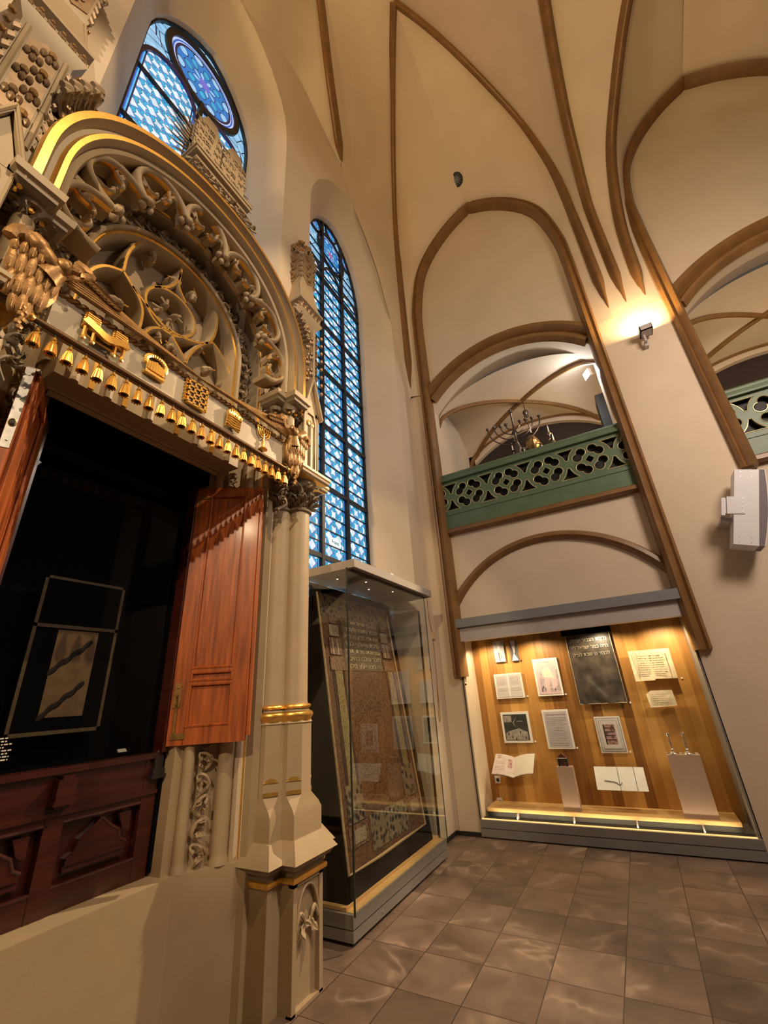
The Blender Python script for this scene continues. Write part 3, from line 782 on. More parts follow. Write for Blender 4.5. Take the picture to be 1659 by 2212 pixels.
FC, BC = (-2.257, 2.646), (-2.368, 2.545)
def octa(c, h, ch, z):
    x, y = c; k = h - ch
    return [(x + h, y - k, z), (x + h, y + k, z), (x + k, y + h, z), (x - k, y + h, z), (x - h, y + k, z), (x - h, y - k, z), (x - k, y - h, z), (x + k, y - h, z)]
for c in (FC, BC):
    mb = MB(); h0, h = .142, .12
    mb.rings([octa(c, h0, .002, .80), octa(c, h0, .002, .93), octa(c, h0 - .006, .018, .965), octa(c, h, .070, 1.03), octa(c, h, .070, 1.452), octa(c, h + .006, .072, 1.46), octa(c, h - .004, .07, 1.476)])
    u = Vector((1, 1, 0)).normalized()
    for n in (Vector((1, -1, 0)).normalized(), Vector((1, 1, 0)).normalized()):
        u = Vector((-n.y, n.x, 0)); b = Vector((c[0], c[1], 0)) + n * ((h - .035) * 1.4142 + .001)
        mb.hexa([b + u * a + n * d + Vector((0, 0, z)) for z in (1.035, 1.058) for a, d in ((-.048, -.01), (.048, -.01), (.048, .006), (-.048, .006))], 1)
        mb.hexa([b + u * a + n * d + Vector((0, 0, z)) for z, s in ((.955, .004), (1.012, .036)) for a, d in ((-s, -.02), (s, -.02), (s, .004 if s > .01 else .01), (-s, .004 if s > .01 else .01))], 1)
        pts = [(b + u * (-.05 + .1 * i / 10) + Vector((0, 0, 1.115 + .022 * math.sin(PI * i / 10)))) for i in range(11)]
        for i in range(10):
            q = pts[i:i + 2]
            mb.hexa([q[0] - n * .01 + Vector((0, 0, 1.11 - q[0].z)), q[1] - n * .01 + Vector((0, 0, 1.11 - q[1].z)), q[1] + n * .004 + Vector((0, 0, 1.11 - q[1].z)), q[0] + n * .004 + Vector((0, 0, 1.11 - q[0].z)), q[0] - n * .01, q[1] - n * .01, q[1] + n * .002, q[0] + n * .002], 1)
    pair(mb, 'pedestal', smooth=20)
    mb = MB(); mb.lathe([(.125, 1.47), (.128, 1.485), (.138, 1.50), (.14, 1.512), (.134, 1.525), (.112, 1.535), (.107, 1.548), (.12, 1.555), (.124, 1.565), (.12, 1.575), (.10, 1.582), (.096, 1.60), (.094, 3.10), (.094, 3.13)], (c[0], c[1], 0), 24, mi=[1, 1, 1, 1, 1, 0, 0, 1, 1, 1, 0, 0, 0, 0])
    pair(mb, 'column')
# capitals with leaves
mb = MB()
for c in (FC, BC):
    mb.lathe([(.095, 3.10), (.112, 3.112), (.114, 3.125), (.098, 3.135), (.10, 3.25), (.13, 3.36), (.155, 3.40)], (c[0], c[1], 0), 16, mi=2)
    for row, (zz, n, LL, ww) in enumerate(((3.15, 9, .12, .045), (3.24, 9, .13, .048))):
        for i in range(n):
            a = 2 * PI * (i + .5 * row) / n; d = Vector((math.cos(a), math.sin(a), 0))
            p = Vector((c[0], c[1], zz)) + d * (.10 + .008 * row)
            mb.leaf(p, d * .35 + Vector((0, 0, 1)), d, LL, ww, .75, 2, .02)
            q = p + d * .055 + Vector((0, 0, LL * .85)); mb.ell(q, (.018, .018, .014), None, 6, 4, 2)
            b = Vector((-d.y, d.x, 0))
            mb.tube(crv([p + b * .03, p + b * .045 + d * .02 + Vector((0, 0, .06)), p + b * .02 + d * .07 + Vector((0, 0, .09)), p + b * .0 + d * .06 + Vector((0, 0, .06))], 3), .008, 5, 2)
pair(mb, 'capital', lab='capital carved with leaves')
mb = MB(); stack(mb, [(p[0], p[1]) for p in PP], [(3.395, -.02, 0), (3.405, .03, 1), (3.42, .045, 0), (3.445, .05, 0), (3.45, .058, 1), (3.475, .058, 0), (3.482, .02, 0)])
pair(mb, 'abacus', smooth=0)

# ---- gabled tabernacle above the front column
tc_ = 2.668; mb = MB()
mb.box((-2.40, tc_ - .105, 3.47), (-2.165, tc_ + .105, 4.20)); mb.box((-2.17, tc_ - .105, 3.47), (-2.15, tc_ - .07, 4.2)); mb.box((-2.17, tc_ + .07, 3.47), (-2.15, tc_ + .105, 4.2))
mb.box((-2.41, tc_ - .115, 3.47), (-2.145, tc_ + .115, 3.52))
mb.prism([(tc_ - .105, 4.16), (tc_ + .105, 4.16), (tc_, 4.52)], 0, -2.40, -2.15)
hd = [(tc_ - .07, 4.02)] + [(tc_ - .07 * math.cos(i * PI / 16), 4.02 + .17 * math.sin(i * PI / 16)) for i in range(1, 9)]
mb.prism(hd + [(tc_, 4.24), (tc_ - .07, 4.24)], 0, -2.17, -2.152); mb.prism([(2 * tc_ - y, z) for y, z in hd] + [(tc_, 4.24), (tc_ + .07, 4.24)], 0, -2.17, -2.152)
for s in (-1, 1):
    mb.hexa([(x, tc_ + s * a, z) for x in (-2.42, -2.12) for a, z in ((.135, 4.13), (.15, 4.16), (.0, 4.60), (.0, 4.53))])
    mb.tube([(-2.118, tc_ + s * .14, 4.15), (-2.118, tc_, 4.585)], .011, 6, 0)
    mb.tube([(-2.15, tc_ + s * .1, 3.52), (-2.15, tc_ + s * .1, 4.15)], .010, 6, 0)
mb.tube([(-2.160, tc_, 3.5), (-2.160, tc_, 4.08)], .013, 6, 2)
for s in (-1, 1):
    mb.ell((-2.155, tc_ + s * .028, 4.05), (.01, .022, .03), None, 6, 4, 1)
pair(mb, 'tabernacle', smooth=35)
# side face of the tabernacle (towards the middle) has the same gable
mb = MB()
for y_ in (tc_ - .106,):
    mb.prism([(-2.39, 4.1), (-2.16, 4.1), (-2.275, 4.42)], 1, y_ - .018, y_ + .02)
    for a, b in (((-2.40, 4.11), (-2.275, 4.47)), ((-2.15, 4.11), (-2.275, 4.47))):
        mb.tube([(a[0], y_ - .03, a[1]), (b[0], y_ - .03, b[1])], .014, 6, 1)
        mb.tube([(a[0], y_ - .02, a[1] - .045), (b[0], y_ - .02, b[1] - .05)], .008, 6, 1)
    mb.tube([(-2.275, y_ - .004, 3.55), (-2.275, y_ - .004, 3.98)], .011, 6, 1)
    mb.ell((-2.25, y_ - .008, 4.05), (.04, .012, .05), None, 6, 5, 2); mb.ell((-2.30, y_ - .008, 4.05), (.04, .012, .05), None, 6, 5, 2)
pair(mb, 'tabernacle_gable', smooth=35)

# ---- shafts below the arch and their leafy corbel capitals
mb = MB()
for x, y, r in ((-2.235, 2.455, .05), (-2.335, 2.385, .045), (-2.42, 2.33, .045)):
    mb.lathe([(r * 1.25, 3.47), (r * 1.25, 3.50), (r, 3.53), (r, 4.03)], (x, y, 0), 14)
pair(mb, 'arch_shaft')
mb = MB()
for x, y, r in ((-2.235, 2.455, .05), (-2.335, 2.385, .045)):
    mb.lathe([(r * .7, 3.99), (r * 1.05, 4.02), (r * 1.0, 4.06), (r * 1.7, 4.14)], (x, y, 0), 12, mi=2)
    for i in range(7):
        a = 2 * PI * i / 7; d = Vector((math.cos(a), math.sin(a), 0))
        mb.leaf(Vector((x, y, 4.015)) + d * r, d * .5 + Vector((0, 0, 1)), d, .10, .034, .9, 2, .018)
        mb.ell(Vector((x, y, 4.03)) + d * r * 1.5, .016, None, 6, 4, 1 if i % 3 == 0 else 2)
pair(mb, 'corbel_capital', lab='small leafy capital under the arch')
CP = [(-2.14, 2.41), (-2.14, 2.54), (-2.45, 2.54), (-2.45, 2.31), (-2.25, 2.31), (-2.25, 2.41)]
mb = MB(); stack(mb, CP, [(4.12, 0, 2), (4.135, .03, 2), (4.165, .03, 2), (4.175, .05, 0), (4.225, .055, 0), (4.235, .03, 0), (4.26, .0, 0)])
pair(mb, 'corbel_abacus', smooth=0)

# ---- the great arch
def apt(r, th, x, ex=2.0):
    c, s = math.cos(th), math.sin(th)
    k = (abs(c) ** ex + abs(s) ** ex) ** (-1 / ex)
    return Vector((x, YC + r * c * k, ZS + r * s * k))
def apath(r, x, z0, n=56, ex=2.0):
    return [Vector((x, YC + r, z0))] + [apt(r, PI * i / n, x, ex) for i in range(n + 1)] + [Vector((x, YC - r, z0))]
def arch_sweep(prof, z0, mats, ex=2.0, n=56):
    """prof: (r, x); one strip per profile segment"""
    mb = MB(); P = [apath(r, x, z0, n, ex) for r, x in prof]; rg = [[P[j][i] for j in range(len(prof))] for i in range(len(P[0]))]
    return mb.rings(rg, True, True, mats)
pr = [(1.125, -2.50), (1.125, -2.14), (1.115, -2.105), (1.075, -2.10), (1.072, -2.125), (1.055, -2.165), (1.03, -2.165), (1.012, -2.135), (.985, -2.135), (.975, -2.16), (.972, -2.20), (.955, -2.19), (.935, -2.20), (.925, -2.24), (.93, -2.30), (.97, -2.36), (.97, -2.5)]
ms = [0, 1, 1, 0, 0, 0, 1, 1, 0, 0, 0, 0, 0, 0, 2, 2, 0]
part(arch_sweep(pr, 4.24, ms, 2.13), 'outer_arch', smooth=35)
pr = [(.97, -2.36), (.95, -2.44), (.92, -2.47), (.905, -2.44), (.885, -2.425), (.868, -2.44), (.862, -2.455), (.848, -2.445), (.838, -2.46), (.84, -2.60), (.97, -2.60)]
part(arch_sweep(pr, 3.50, [2, 0, 0, 0, 0, 1, 1, 0, 2, 2, 2]), 'middle_arch', smooth=35)
pr = [(.84, -2.60), (.70, -2.62), (.70, -2.56), (.692, -2.53), (.675, -2.515), (.658, -2.53), (.655, -2.55), (.642, -2.545), (.634, -2.56), (.615, -2.60), (.61, -2.79), (.84, -2.79)]
part(arch_sweep(pr, 3.50, [2, 0, 0, 0, 0, 0, 1, 1, 0, 0, 0, 0]), 'inner_arch', smooth=35)
# filler behind the arches and the tympanum plate
mb = MB()
P = [apt(.63, PI * i / 40, -2.665) for i in range(41)]
mb.prism([(p.y, p.z) for p in P] + [(YC - .63, 3.5), (YC + .63, 3.5)], 0, -2.84, -2.775)
part(mb, 'tympanum_panel', smooth=0)

# ---- hanging cusped tracery of the great arch: five arches, leaf pendants between
def ppt(r, deg, x):
    if deg < 0: return Vector((x, YC + r, ZS + math.radians(deg) * .85))
    if deg > 180: return Vector((x, YC - r, ZS - math.radians(deg - 180) * .85))
    a = math.radians(deg); return Vector((x, YC + r * math.cos(a), ZS + r * math.sin(a)))
XT = -2.235
def leafball(mb, c, d, s, mi=0):
    d = Vector(d).normalized()
    for k in range(4):
        a = PI / 2 * k; o = Vector((.9 * math.cos(a), 0, 0)) + Vector((0, -d.z, d.y)) * math.sin(a)
        q = c + o * s * .55 + d * s * .2; mb.ell(q, (s * .5, s * .42, s * .42), None, 8, 5, mi)
    mb.ell(c + d * s * .75, (s * .36, s * .36, s * .42), None, 8, 5, mi)
for i in range(-1, 6):
    A = 30.5 + 31 * i; hw = 15.5; mb = MB()
    path = []
    for k in range(29):
        f = -1 + 2 * k / 28
        r = .70 + .255 * max(0, 1 - abs(f) ** 2.3) ** .62
        path.append(ppt(r, A + f * hw, XT))
    mb.sweep(path, [(-.022, -.14), (-.022, -.045), (-.022, -.006), (-.012, .016), (0, .022), (.014, .014), (.024, -.004), (.024, -.14)], lambda i, p: (1, 0, 0), [0, 1, 0, 0, 0, 0, 0, 0], closed=True)
    for s in (-1, 1):
        pc = [ppt(.905, A + s * 9.5, XT - .02), ppt(.865, A + s * 7.5, XT - .02), ppt(.80, A + s * 6.8, XT - .02), ppt(.775, A + s * 4.2, XT - .015), ppt(.785, A + s * 2.4, XT - .01)]
        q = crv(pc, 5)
        mb.sweep(q, [(-.014, -.11), (-.014, -.035), (-.014, 0), (0, .014), (.014, 0), (.014, -.035), (.014, -.11)], lambda i, p: (1, 0, 0), [0, 1, 0, 0, 1, 0, 0], closed=True)
        leafball(mb, ppt(.785, A + s * 2.6, XT - .035), ppt(.70, A + s * 1.0, XT) - ppt(.78, A + s * 2.4, XT), .024)
        pc = [ppt(.80, A + s * 14.0, XT - .02), ppt(.83, A + s * 11.5, XT - .02), ppt(.85, A + s * 9.6, XT - .02), ppt(.815, A + s * 8.2, XT - .01)]
        mb.sweep(crv(pc, 4), [(-.013, -.10), (-.013, 0), (0, .013), (.013, 0), (.013, -.10)], lambda i, p: (1, 0, 0), [0, 0, 0, 0, 0], closed=True)
        # spandrel web to the outer moulding
        v = [ppt(.70 + .255 * max(0, 1 - abs(f) ** 2.3) ** .62, A + s * f * hw, XT - .07) for f in (.55, .7, .82, .92)]
        w = [ppt(.955, A + s * f * hw, XT - .07) for f in (.55, .7, .82, .92)]
        for k in range(3):
            mb.add([v[k], v[k + 1], w[k + 1], w[k]], [(0, 1, 2, 3)], 2)
    part(mb, 'cusped_arch', smooth=45)
for i in range(6):
    A = 15 + 31 * i; mb = MB(); c = ppt(.69, A, XT - .02); d = ppt(.5, A, XT) - ppt(.7, A, XT)
    mb.tube([ppt(.95, A, XT - .06), ppt(.80, A, XT - .05), ppt(.70, A, XT - .03)], [.03, .022, .018], 8)
    leafball(mb, c, d, .072)
    for s in (-1, 1):
        tdir = Vector((0, -d.z, d.y)).normalized() * s
        mb.leaf(c + d.normalized() * -.01, tdir * .8 + d.normalized() * .5, (1, 0, 0), .085, .035, .8)
    mb.ell(c + Vector((.04, 0, 0)), (.022, .026, .026), None, 8, 5)
    part(mb, 'leaf_pendant')

# ---- foliage in the hollow between middle and inner arch, down the jambs too
random.seed(11)
def foliage(mb, p, t, n, s, mi=2):
    """a curl of carved branch and leaves at p; t along, n out"""
    t, n = Vector(t).normalized(), Vector(n).normalized(); b = t.cross(n)
    sg = random.choice((-1, 1))
    mb.tube(crv([p - t * s * .9 + b * s * .3 * sg, p - t * s * .2 - b * s * .45 * sg + n * s * .35, p + t * s * .5 - b * s * .1 * sg + n * s * .5, p + t * s * .55 + b * s * .4 * sg + n * s * .3, p + t * s * .1 + b * s * .35 * sg + n * s * .45], 4), [s * .15] * 6 + [s * .13] * 6 + [s * .1] * 5, 6, mi)
    for k in range(3):
        d = t * random.uniform(-1, 1) + b * random.uniform(-1, 1) + n * .3
        mb.leaf(p + n * s * .35 + d * s * .2, d, n, s * .75, s * .28, random.uniform(.5, 1.0), mi, s * .12)
    mb.ell(p + b * s * .3 * sg + n * s * .5 + t * s * .2, s * .17, None, 6, 4, mi)
mb = MB(); path = resamp(apath(.768, -2.60, 3.62), 40)
for i in range(1, 40):
    t = path[min(i + 1, 40)] - path[i - 1]; foliage(mb, path[i], t, (1, 0, 0), .075)
part(mb, 'arch_foliage', [ARK, GOLD, ARK], lab='undercut leaf carving in the arch hollow')

# ---- tympanum tracery
c5 = lambda x, y: at(160 + x * .2411, 440 + y * .2411, 0, -2.60)
TRC = [
    [(130, 610), (200, 570), (300, 560), (440, 605)],
    [(440, 605), (455, 540), (475, 465), (520, 395), (600, 347), (700, 350), (820, 410), (945, 495)],
    [(440, 605), (520, 740), (580, 850), (610, 950), (602, 1040), (575, 1135)],
    [(520, 740), (640, 900), (760, 1050), (850, 1130), (1000, 1210), (1130, 1250), (1230, 1245)],
    [(720, 750), (850, 745), (920, 700), (960, 600), (965, 520)],
    [(955, 610), (940, 740), (1000, 890)],
    [(1030, 590), (1120, 680), (1210, 800), (1270, 950), (1280, 1080), (1260, 1170), (1220, 1240)],
    [(610, 1175), (680, 1122), (760, 1115), (850, 1135), (900, 1230), (950, 1320), (1000, 1410)],
    [(1000, 1430), (1030, 1360), (1100, 1290), (1180, 1252), (1240, 1248), (1310, 1340), (1370, 1450), (1400, 1560)],
]
def trac(mb, path, w=.021, d=.165, loop=False):
    mb.sweep(path, [(-w, -d), (-w, -.012), (-w * .45, .006), (w * .45, .006), (w, -.012), (w, -d)], lambda i, p: (1, 0, 0), [0, 0, 1, 0, 0, 0], closed=True, loop=loop)
mb = MB()
for c in TRC:
    trac(mb, crv([c5(*p) for p in c], 7))
circ_px = [(650, 790), (640, 860), (668, 960), (725, 1055), (800, 1130), (900, 1185), (1010, 1192), (1072, 1150), (1078, 1065), (1040, 975), (960, 870), (870, 795), (770, 750), (700, 752)]
trac(mb, crv([c5(*p) for p in circ_px], 5, loop=True), loop=True)
part(mb, 'tympanum_tracery', lab='gilt edged flowing tracery')
# cusps inside the fields
cc = sum((c5(*p) for p in circ_px), Vector()) / len(circ_px)
for k in range(4):
    a = math.radians(20 + 90 * k); d = Vector((0, math.cos(a), math.sin(a))); mb = MB()
    p = cc + d * .13; mb.tube(crv([p + Vector((-.03, -d.z * .03, d.y * .03)), p - d * .055 + Vector((-.02, 0, 0)), p + Vector((-.03, d.z * .03, -d.y * .03))], 5), [.012] * 5 + [.02] + [.012] * 5, 6)
    mb.ell(cc + d * .07 + Vector((-.06, 0, 0)), (.07, .03, .03), None, 8, 5)
    part(mb, 'tracery_cusp')
for px_, py_, ang in ((730, 480, -80), (600, 800, -20), (440, 880, 10), (1090, 790, 100), (900, 660, 200), (1150, 1290, -40), (1240, 1480, 30), (780, 1190, -60), (880, 1260, 170)):
    p = c5(px_, py_); d = Vector((0, math.cos(math.radians(ang)), math.sin(math.radians(ang)))); mb = MB()
    mb.tube(crv([p - d * .075 + Vector((-.045, 0, 0)), p - d * .03 + Vector((-.03, 0, .01)), p + Vector((-.02, 0, 0))], 4), [.03] * 4 + [.022] * 4 + [.012], 7)
    mb.ell(p + Vector((-.08, 0, 0)), (.08, .034, .034), None, 8, 5); mb.tube([p + Vector((-.02, 0, 0)) + d * .015, p + Vector((-.02, 0, 0)) + d * .05], .006, 5, 1)
    part(mb, 'tracery_cusp')

# ---- pinnacles beside the arch
pc = (-2.34, 2.668); mb = MB()
def sq(h, z): return [(pc[0] + a * h, pc[1] + b * h, z) for a, b in ((1, -1), (1, 1), (-1, 1), (-1, -1))]
mb.rings([sq(.135, 4.3), sq(.135, 5.40), sq(.185, 5.46), sq(.185, 5.485), sq(.15, 5.50), sq(.15, 5.575), sq(.195, 5.60), sq(.195, 5.625), sq(.165, 5.65), sq(.105, 5.98), sq(.105, 6.03)])
mb.rings([sq(.10, 5.98), sq(.115, 6.04), sq(.115, 6.46), sq(.06, 6.66), sq(.03, 6.74)])
random.seed(8)
for s in (0, 1, 2, 3):
    R = Matrix.Rotation(PI / 2 * s, 4, 'Z'); T = Matrix.Translation((pc[0], pc[1], 0))
    q = MB()
    q.prism([(-.085, 6.10), (0, 6.03), (.085, 6.10), (.085, 6.40), (0, 6.54), (-.085, 6.40)], 0, .11, .122, 2)
    for e in (-1, 1):
        q.hexa([(x, e * y, z) for x in (.10, .145) for y, z in ((.125, 6.40), (.14, 6.42), (0, 6.66), (0, 6.61))])
        for k in range(4): q.ell((.138, e * (.115 - .035 * k), 6.47 + .055 * k), (.022, .02, .026), None, 6, 4, 2 if k % 2 else 3)
        q.tube([(.137, e * .10, 4.45), (.137, e * .10, 5.38)], .016, 6); q.tube([(.155, e * .155, 5.64), (.105, e * .10, 5.99)], .012, 6)
    for k in range(6):
        q.ell((.125, .014 * (-1) ** k, 6.11 + .068 * k), (.018, .04, .03), None, 6, 4, 2); q.ell((.138, .028 * (-1) ** k, 6.12 + .068 * k), (.013, .016, .016), None, 6, 4, 3)
    for k in range(8):
        for e in (-1, 0, 1): q.ell((.142, .03 * (-1) ** k + .032 * e, 4.5 + .108 * k + .02 * abs(e)), (.022, .019, .036), None, 6, 4, 2)
        q.ell((.155, .035 * (-1) ** k, 4.55 + .108 * k), (.02, .024, .028), None, 6, 4, 3 if k % 2 else 2)
        q.leaf((.128, .128, 4.48 + .11 * k), (.6, .6, .5), (0, 0, 1), .085, .03, .9, 2, .024); q.ell((.178, .178, 4.53 + .11 * k), (.022, .022, .022), None, 6, 4, 3 if k % 2 else 2)
    for k in range(6):
        q.ell((.162, -.15 + .06 * k, 5.535), (.024, .026, .034), None, 6, 4, 2); q.ell((.182, -.15 + .06 * k, 5.545), (.012, .014, .016), None, 6, 4, 3)
    for k in range(5): q.leaf((.108, .108, 6.06 + .085 * k), (.6, .6, .5), (0, 0, 1), .07, .026, .9, 2, .022)
    q.prism([(-.075, 4.42), (.075, 4.42), (.075, 5.28), (0, 5.38), (-.075, 5.28)], 0, .13, .139, 2)
    q.xf(T @ R); mb = join(mb, q)
for k in range(3):
    for s in range(5):
        a = 2 * PI * s / 5 + .6 * k; d = Vector((math.cos(a), math.sin(a), .35))
        mb.leaf(Vector((pc[0], pc[1], 6.66 + .06 * k)), d, (0, 0, 1), .115 - .025 * k, .038, 1.0, 2, .024); mb.ell(Vector((pc[0], pc[1], 6.69 + .06 * k)) + d * (.085 - .02 * k), .02, None, 6, 4, 3)
mb.ell((pc[0], pc[1], 6.86), (.03, .03, .045), None, 8, 5, 3)
pair(mb, 'pinnacle', [ARK, GOLD, simple('bronzed_taupe', (.30, .20, .115), .42, metal=.25, var=.2, scale=20), BRONZE], lab='crocketed pinnacle')

# ---- crockets on the back of the arch
random.seed(3)
k = 0
for deg in (16, 24, 32, 40, 58, 64, 70, 110, 116, 122, 140, 148, 156, 164):
    a = math.radians(deg); p = apt(1.12, a, -2.24, 2.13); d = Vector((0, math.cos(a), math.sin(a))); t = Vector((0, -d.z, d.y)); mb = MB()
    foliage(mb, p + d * .01, t, d + Vector((.2, 0, 0)), .085, 0)
    mb.leaf(p + Vector((.03, 0, 0)), t + d * .4, d, .12, .03, .7, 0, .02)
    part(mb, 'crocket')
for sgn in (1, -1):
    mb = MB()
    for j in range(7):
        a = math.radians(90 - sgn * (57 + 2.2 * j)); p = apt(1.11, a, -2.20 - .02 * (j % 2), 2.13); d = Vector((0, math.cos(a), math.sin(a))); up = Vector((.15, -sgn * .25, 1))
        for q in range(2):
            mb.tube(crv([p, p + (d * .5 + up * .5) * (.12 + .05 * q), p + (d * .35 + up * .75) * (.20 + .05 * q) + Vector((.03, 0, 0)), p + (d * .5 + up * .5) * (.19 + .05 * q) + Vector((.07, .01 * sgn, -.01))], 4), [.022] * 4 + [.024] * 4 + [.028] * 4 + [.02], 7)
        mb.leaf(p, d + up * .6, Vector((1, 0, 0)), .2, .03, .9, 0, .03)
    part(mb, 'palmette', lab='large palmette on the haunch of the arch')

# ---- crowning block, tablets and rays
mb = MB(); XB = -2.16
for z0, z1, o in ((5.72, 5.80, .0), (5.80, 5.83, .03), (5.83, 5.885, .012), (5.885, 5.91, .045), (5.91, 5.96, .03), (5.96, 6.00, .065), (6.0, 6.03, .075)):
    mb.box((XB - .30 - o, YC - .24 - o, z0), (XB - .06 + o, YC + .24 + o, z1), 0 if z0 not in (5.83, 5.91) else 2)
part(mb, 'crowning_block', smooth=0)
mb = MB()
for i in range(12):
    y = YC - .33 + .06 * i; foliage(mb, Vector((-2.14, y, 5.67 + .03 * math.sin(PI * i / 11))), (0, 1, 0), (1, 0, .3), .06, 0)
part(mb, 'leaf_cresting')
mb = MB()
for s in (-1, 1):
    c = YC + s * .147
    prof = [(c - .14, 6.03), (c + .14, 6.03), (c + .14, 6.56), (c + .12, 6.65), (c + .10, 6.66), (c + .055, 6.78), (c - .055, 6.78), (c - .10, 6.66), (c - .12, 6.65), (c - .14, 6.56)]
    t = MB().prism(prof, 0, XB - .16, XB - .10)
    lines = ['אנכי ה׳', 'לא יהיה', 'לא תשא', 'זכור', 'כבד'] if s > 0 else ['לא תרצח', 'לא תנאף', 'לא תגנב', 'לא תענה', 'לא תחמד']
    o = part(t, 'stone_tablet', [ARK], smooth=0)
    for i, ln in enumerate(lines):
        w = (text_mb(ln[::-1], .095, (XB - .097, c, 6.60 - .112 * i), (0, 1, 0), (0, 0, 1), .004, None))
        w.build('carved_text_line', ARKD, o, smooth=0)
mb = MB()
for i in range(46):
    a = math.radians(-38 + (256) * i / 45); d = Vector((0, math.cos(a), math.sin(a))); L_ = .47 + .05 * (i % 2)
    p = Vector((XB - .20 - .012 * (i % 3), YC, 6.36)); q = p + Vector((0, d.y * L_ * .96, d.z * L_ * 1.02))
    mb.tube([p + d * .12, p.lerp(q, .6), q], [.008, .012, .002], 5, 0)
part(mb, 'sunburst_rays', [simple('dull_bronze', (.22, .14, .075), .5, metal=.3, var=.2)])

# ---- frieze board with emblems
ZF0, ZF1, XF = 3.375, 3.60, -2.12
part(MB().box((XF - .05, .56, ZF0), (XF, 2.26, ZF1)), 'frieze_board', [simple('pale_stone_paint', (.56, .47, .35), .55, var=.03)], smooth=0)
mb = MB(); n = 150
for s in (0, 1):
    mb.tube([Vector((XF + .004 + .010 * math.cos(i * .9 + PI * s), .56 + 1.70 * i / n, ZF1 + .012 + .010 * math.sin(i * .9 + PI * s))) for i in range(n + 1)], .011, 6)
part(mb, 'twisted_cord_moulding', [BRONZE])
mb = MB().tube([(XF + .012, .49, ZF0 - .012), (XF + .012, 2.33, ZF0 - .012)], .017, 10)
part(mb, 'tassel_rod', [simple('dark_bronze_rod', (.16, .085, .035), .4, metal=.5)])
for y in (.495, 2.325): part(MB().ell((XF + .012, y, ZF0 - .012), .024, None, 8, 6), 'rod_knob', [GOLD])
tas = MB().lathe([(.003, 3.327), (.009, 3.322), (.009, 3.31), (.0135, 3.304), (.009, 3.296), (.014, 3.285), (.019, 3.265), (.0225, 3.235), (.024, 3.222)], (0, 0, 0), 12)
tas.lathe([(.0228, 3.2222), (.003, 3.2218)], (0, 0, 0), 12, mi=1)
for k in range(10):
    a = 2 * PI * k / 10; tas.tube([(.013 * math.cos(a), .013 * math.sin(a), 3.286), (.020 * math.cos(a), .020 * math.sin(a), 3.255), (.025 * math.cos(a), .025 * math.sin(a), 3.218)], .0042, 5)
tas.tube([(0, 0, 3.32), (0, 0, 3.365)], .0035, 5, 1)
tm_ = tas.mesh('tassel', [GOLD, DARKG], 50)
for i in range(25):
    o = bpy.data.objects.new('tassel', tm_); COL.objects.link(o); o.parent = ark
    o.location = Vector((XF + .012, .535 + (2.285 - .535) * i / 24, 0)) - Vector(ark['_o']); o.rotation_euler = (0, 0, i * .7)

def em(px, py): return at(px, py, 0, XF + .005)
# table of shewbread
c = em(222, 735); mb = MB()
mb.box((XF, c.y - .115, c.z + .0), (XF + .05, c.y + .115, c.z + .018))
mb.sweep(crv([(XF + .04, c.y - .115, c.z + .03), (XF + .05, c.y - .05, c.z + .0), (XF + .055, c.y, c.z - .022), (XF + .05, c.y + .05, c.z + .0), (XF + .04, c.y + .115, c.z + .03)], 5), [(-.022, -.01), (-.022, .01), (.022, .012), (.022, -.01)], lambda i, p: (1, 0, 0), closed=True)
for y in (-.10, -.055, .055, .10): mb.tube([(XF + .03, c.y + y, c.z), (XF + .032, c.y + y, c.z - .075)], .011, 6); mb.ell((XF + .032, c.y + y, c.z - .078), .014, None, 6, 4)
mb.tube([(XF + .03, c.y - .1, c.z - .06), (XF + .03, c.y + .1, c.z - .06)], .006, 6)
for y in (-.075, .075):
    for k in range(5): mb.box((XF + .005, c.y + y - .032, c.z + .028 + .014 * k), (XF + .035, c.y + y + .032, c.z + .037 + .014 * k)); mb.ell((XF + .02, c.y + y - .036, c.z + .033 + .014 * k), .008, None, 5, 4); mb.ell((XF + .02, c.y + y + .036, c.z + .033 + .014 * k), .008, None, 5, 4)
part(mb, 'gilt_table_emblem', [GOLD])
# wreathed curtain
c = em(332, 800); mb = MB()
for k in range(18):
    a = math.radians(-20 + 220 * k / 17); mb.ell((XF + .02, c.y + .066 * math.cos(a), c.z + .035 + .055 * math.sin(a)), (.014, .016, .016), None, 6, 4)
for k in range(7): mb.tube([(XF + .025, c.y - .045 + .015 * k, c.z + .045 - .02 * abs(k - 3) / 3), (XF + .03, c.y - .05 + .0167 * k, c.z - .035)], .010, 6)
mb.box((XF, c.y - .062, c.z - .06), (XF + .035, c.y + .062, c.z - .045)); mb.box((XF, c.y - .05, c.z - .045), (XF + .03, c.y + .05, c.z - .03))
for y in (-.05, .05): mb.tube([(XF + .025, c.y + y, c.z - .045), (XF + .025, c.y + y, c.z + .03)], .009, 6)
part(mb, 'gilt_wreath_emblem', [GOLD])
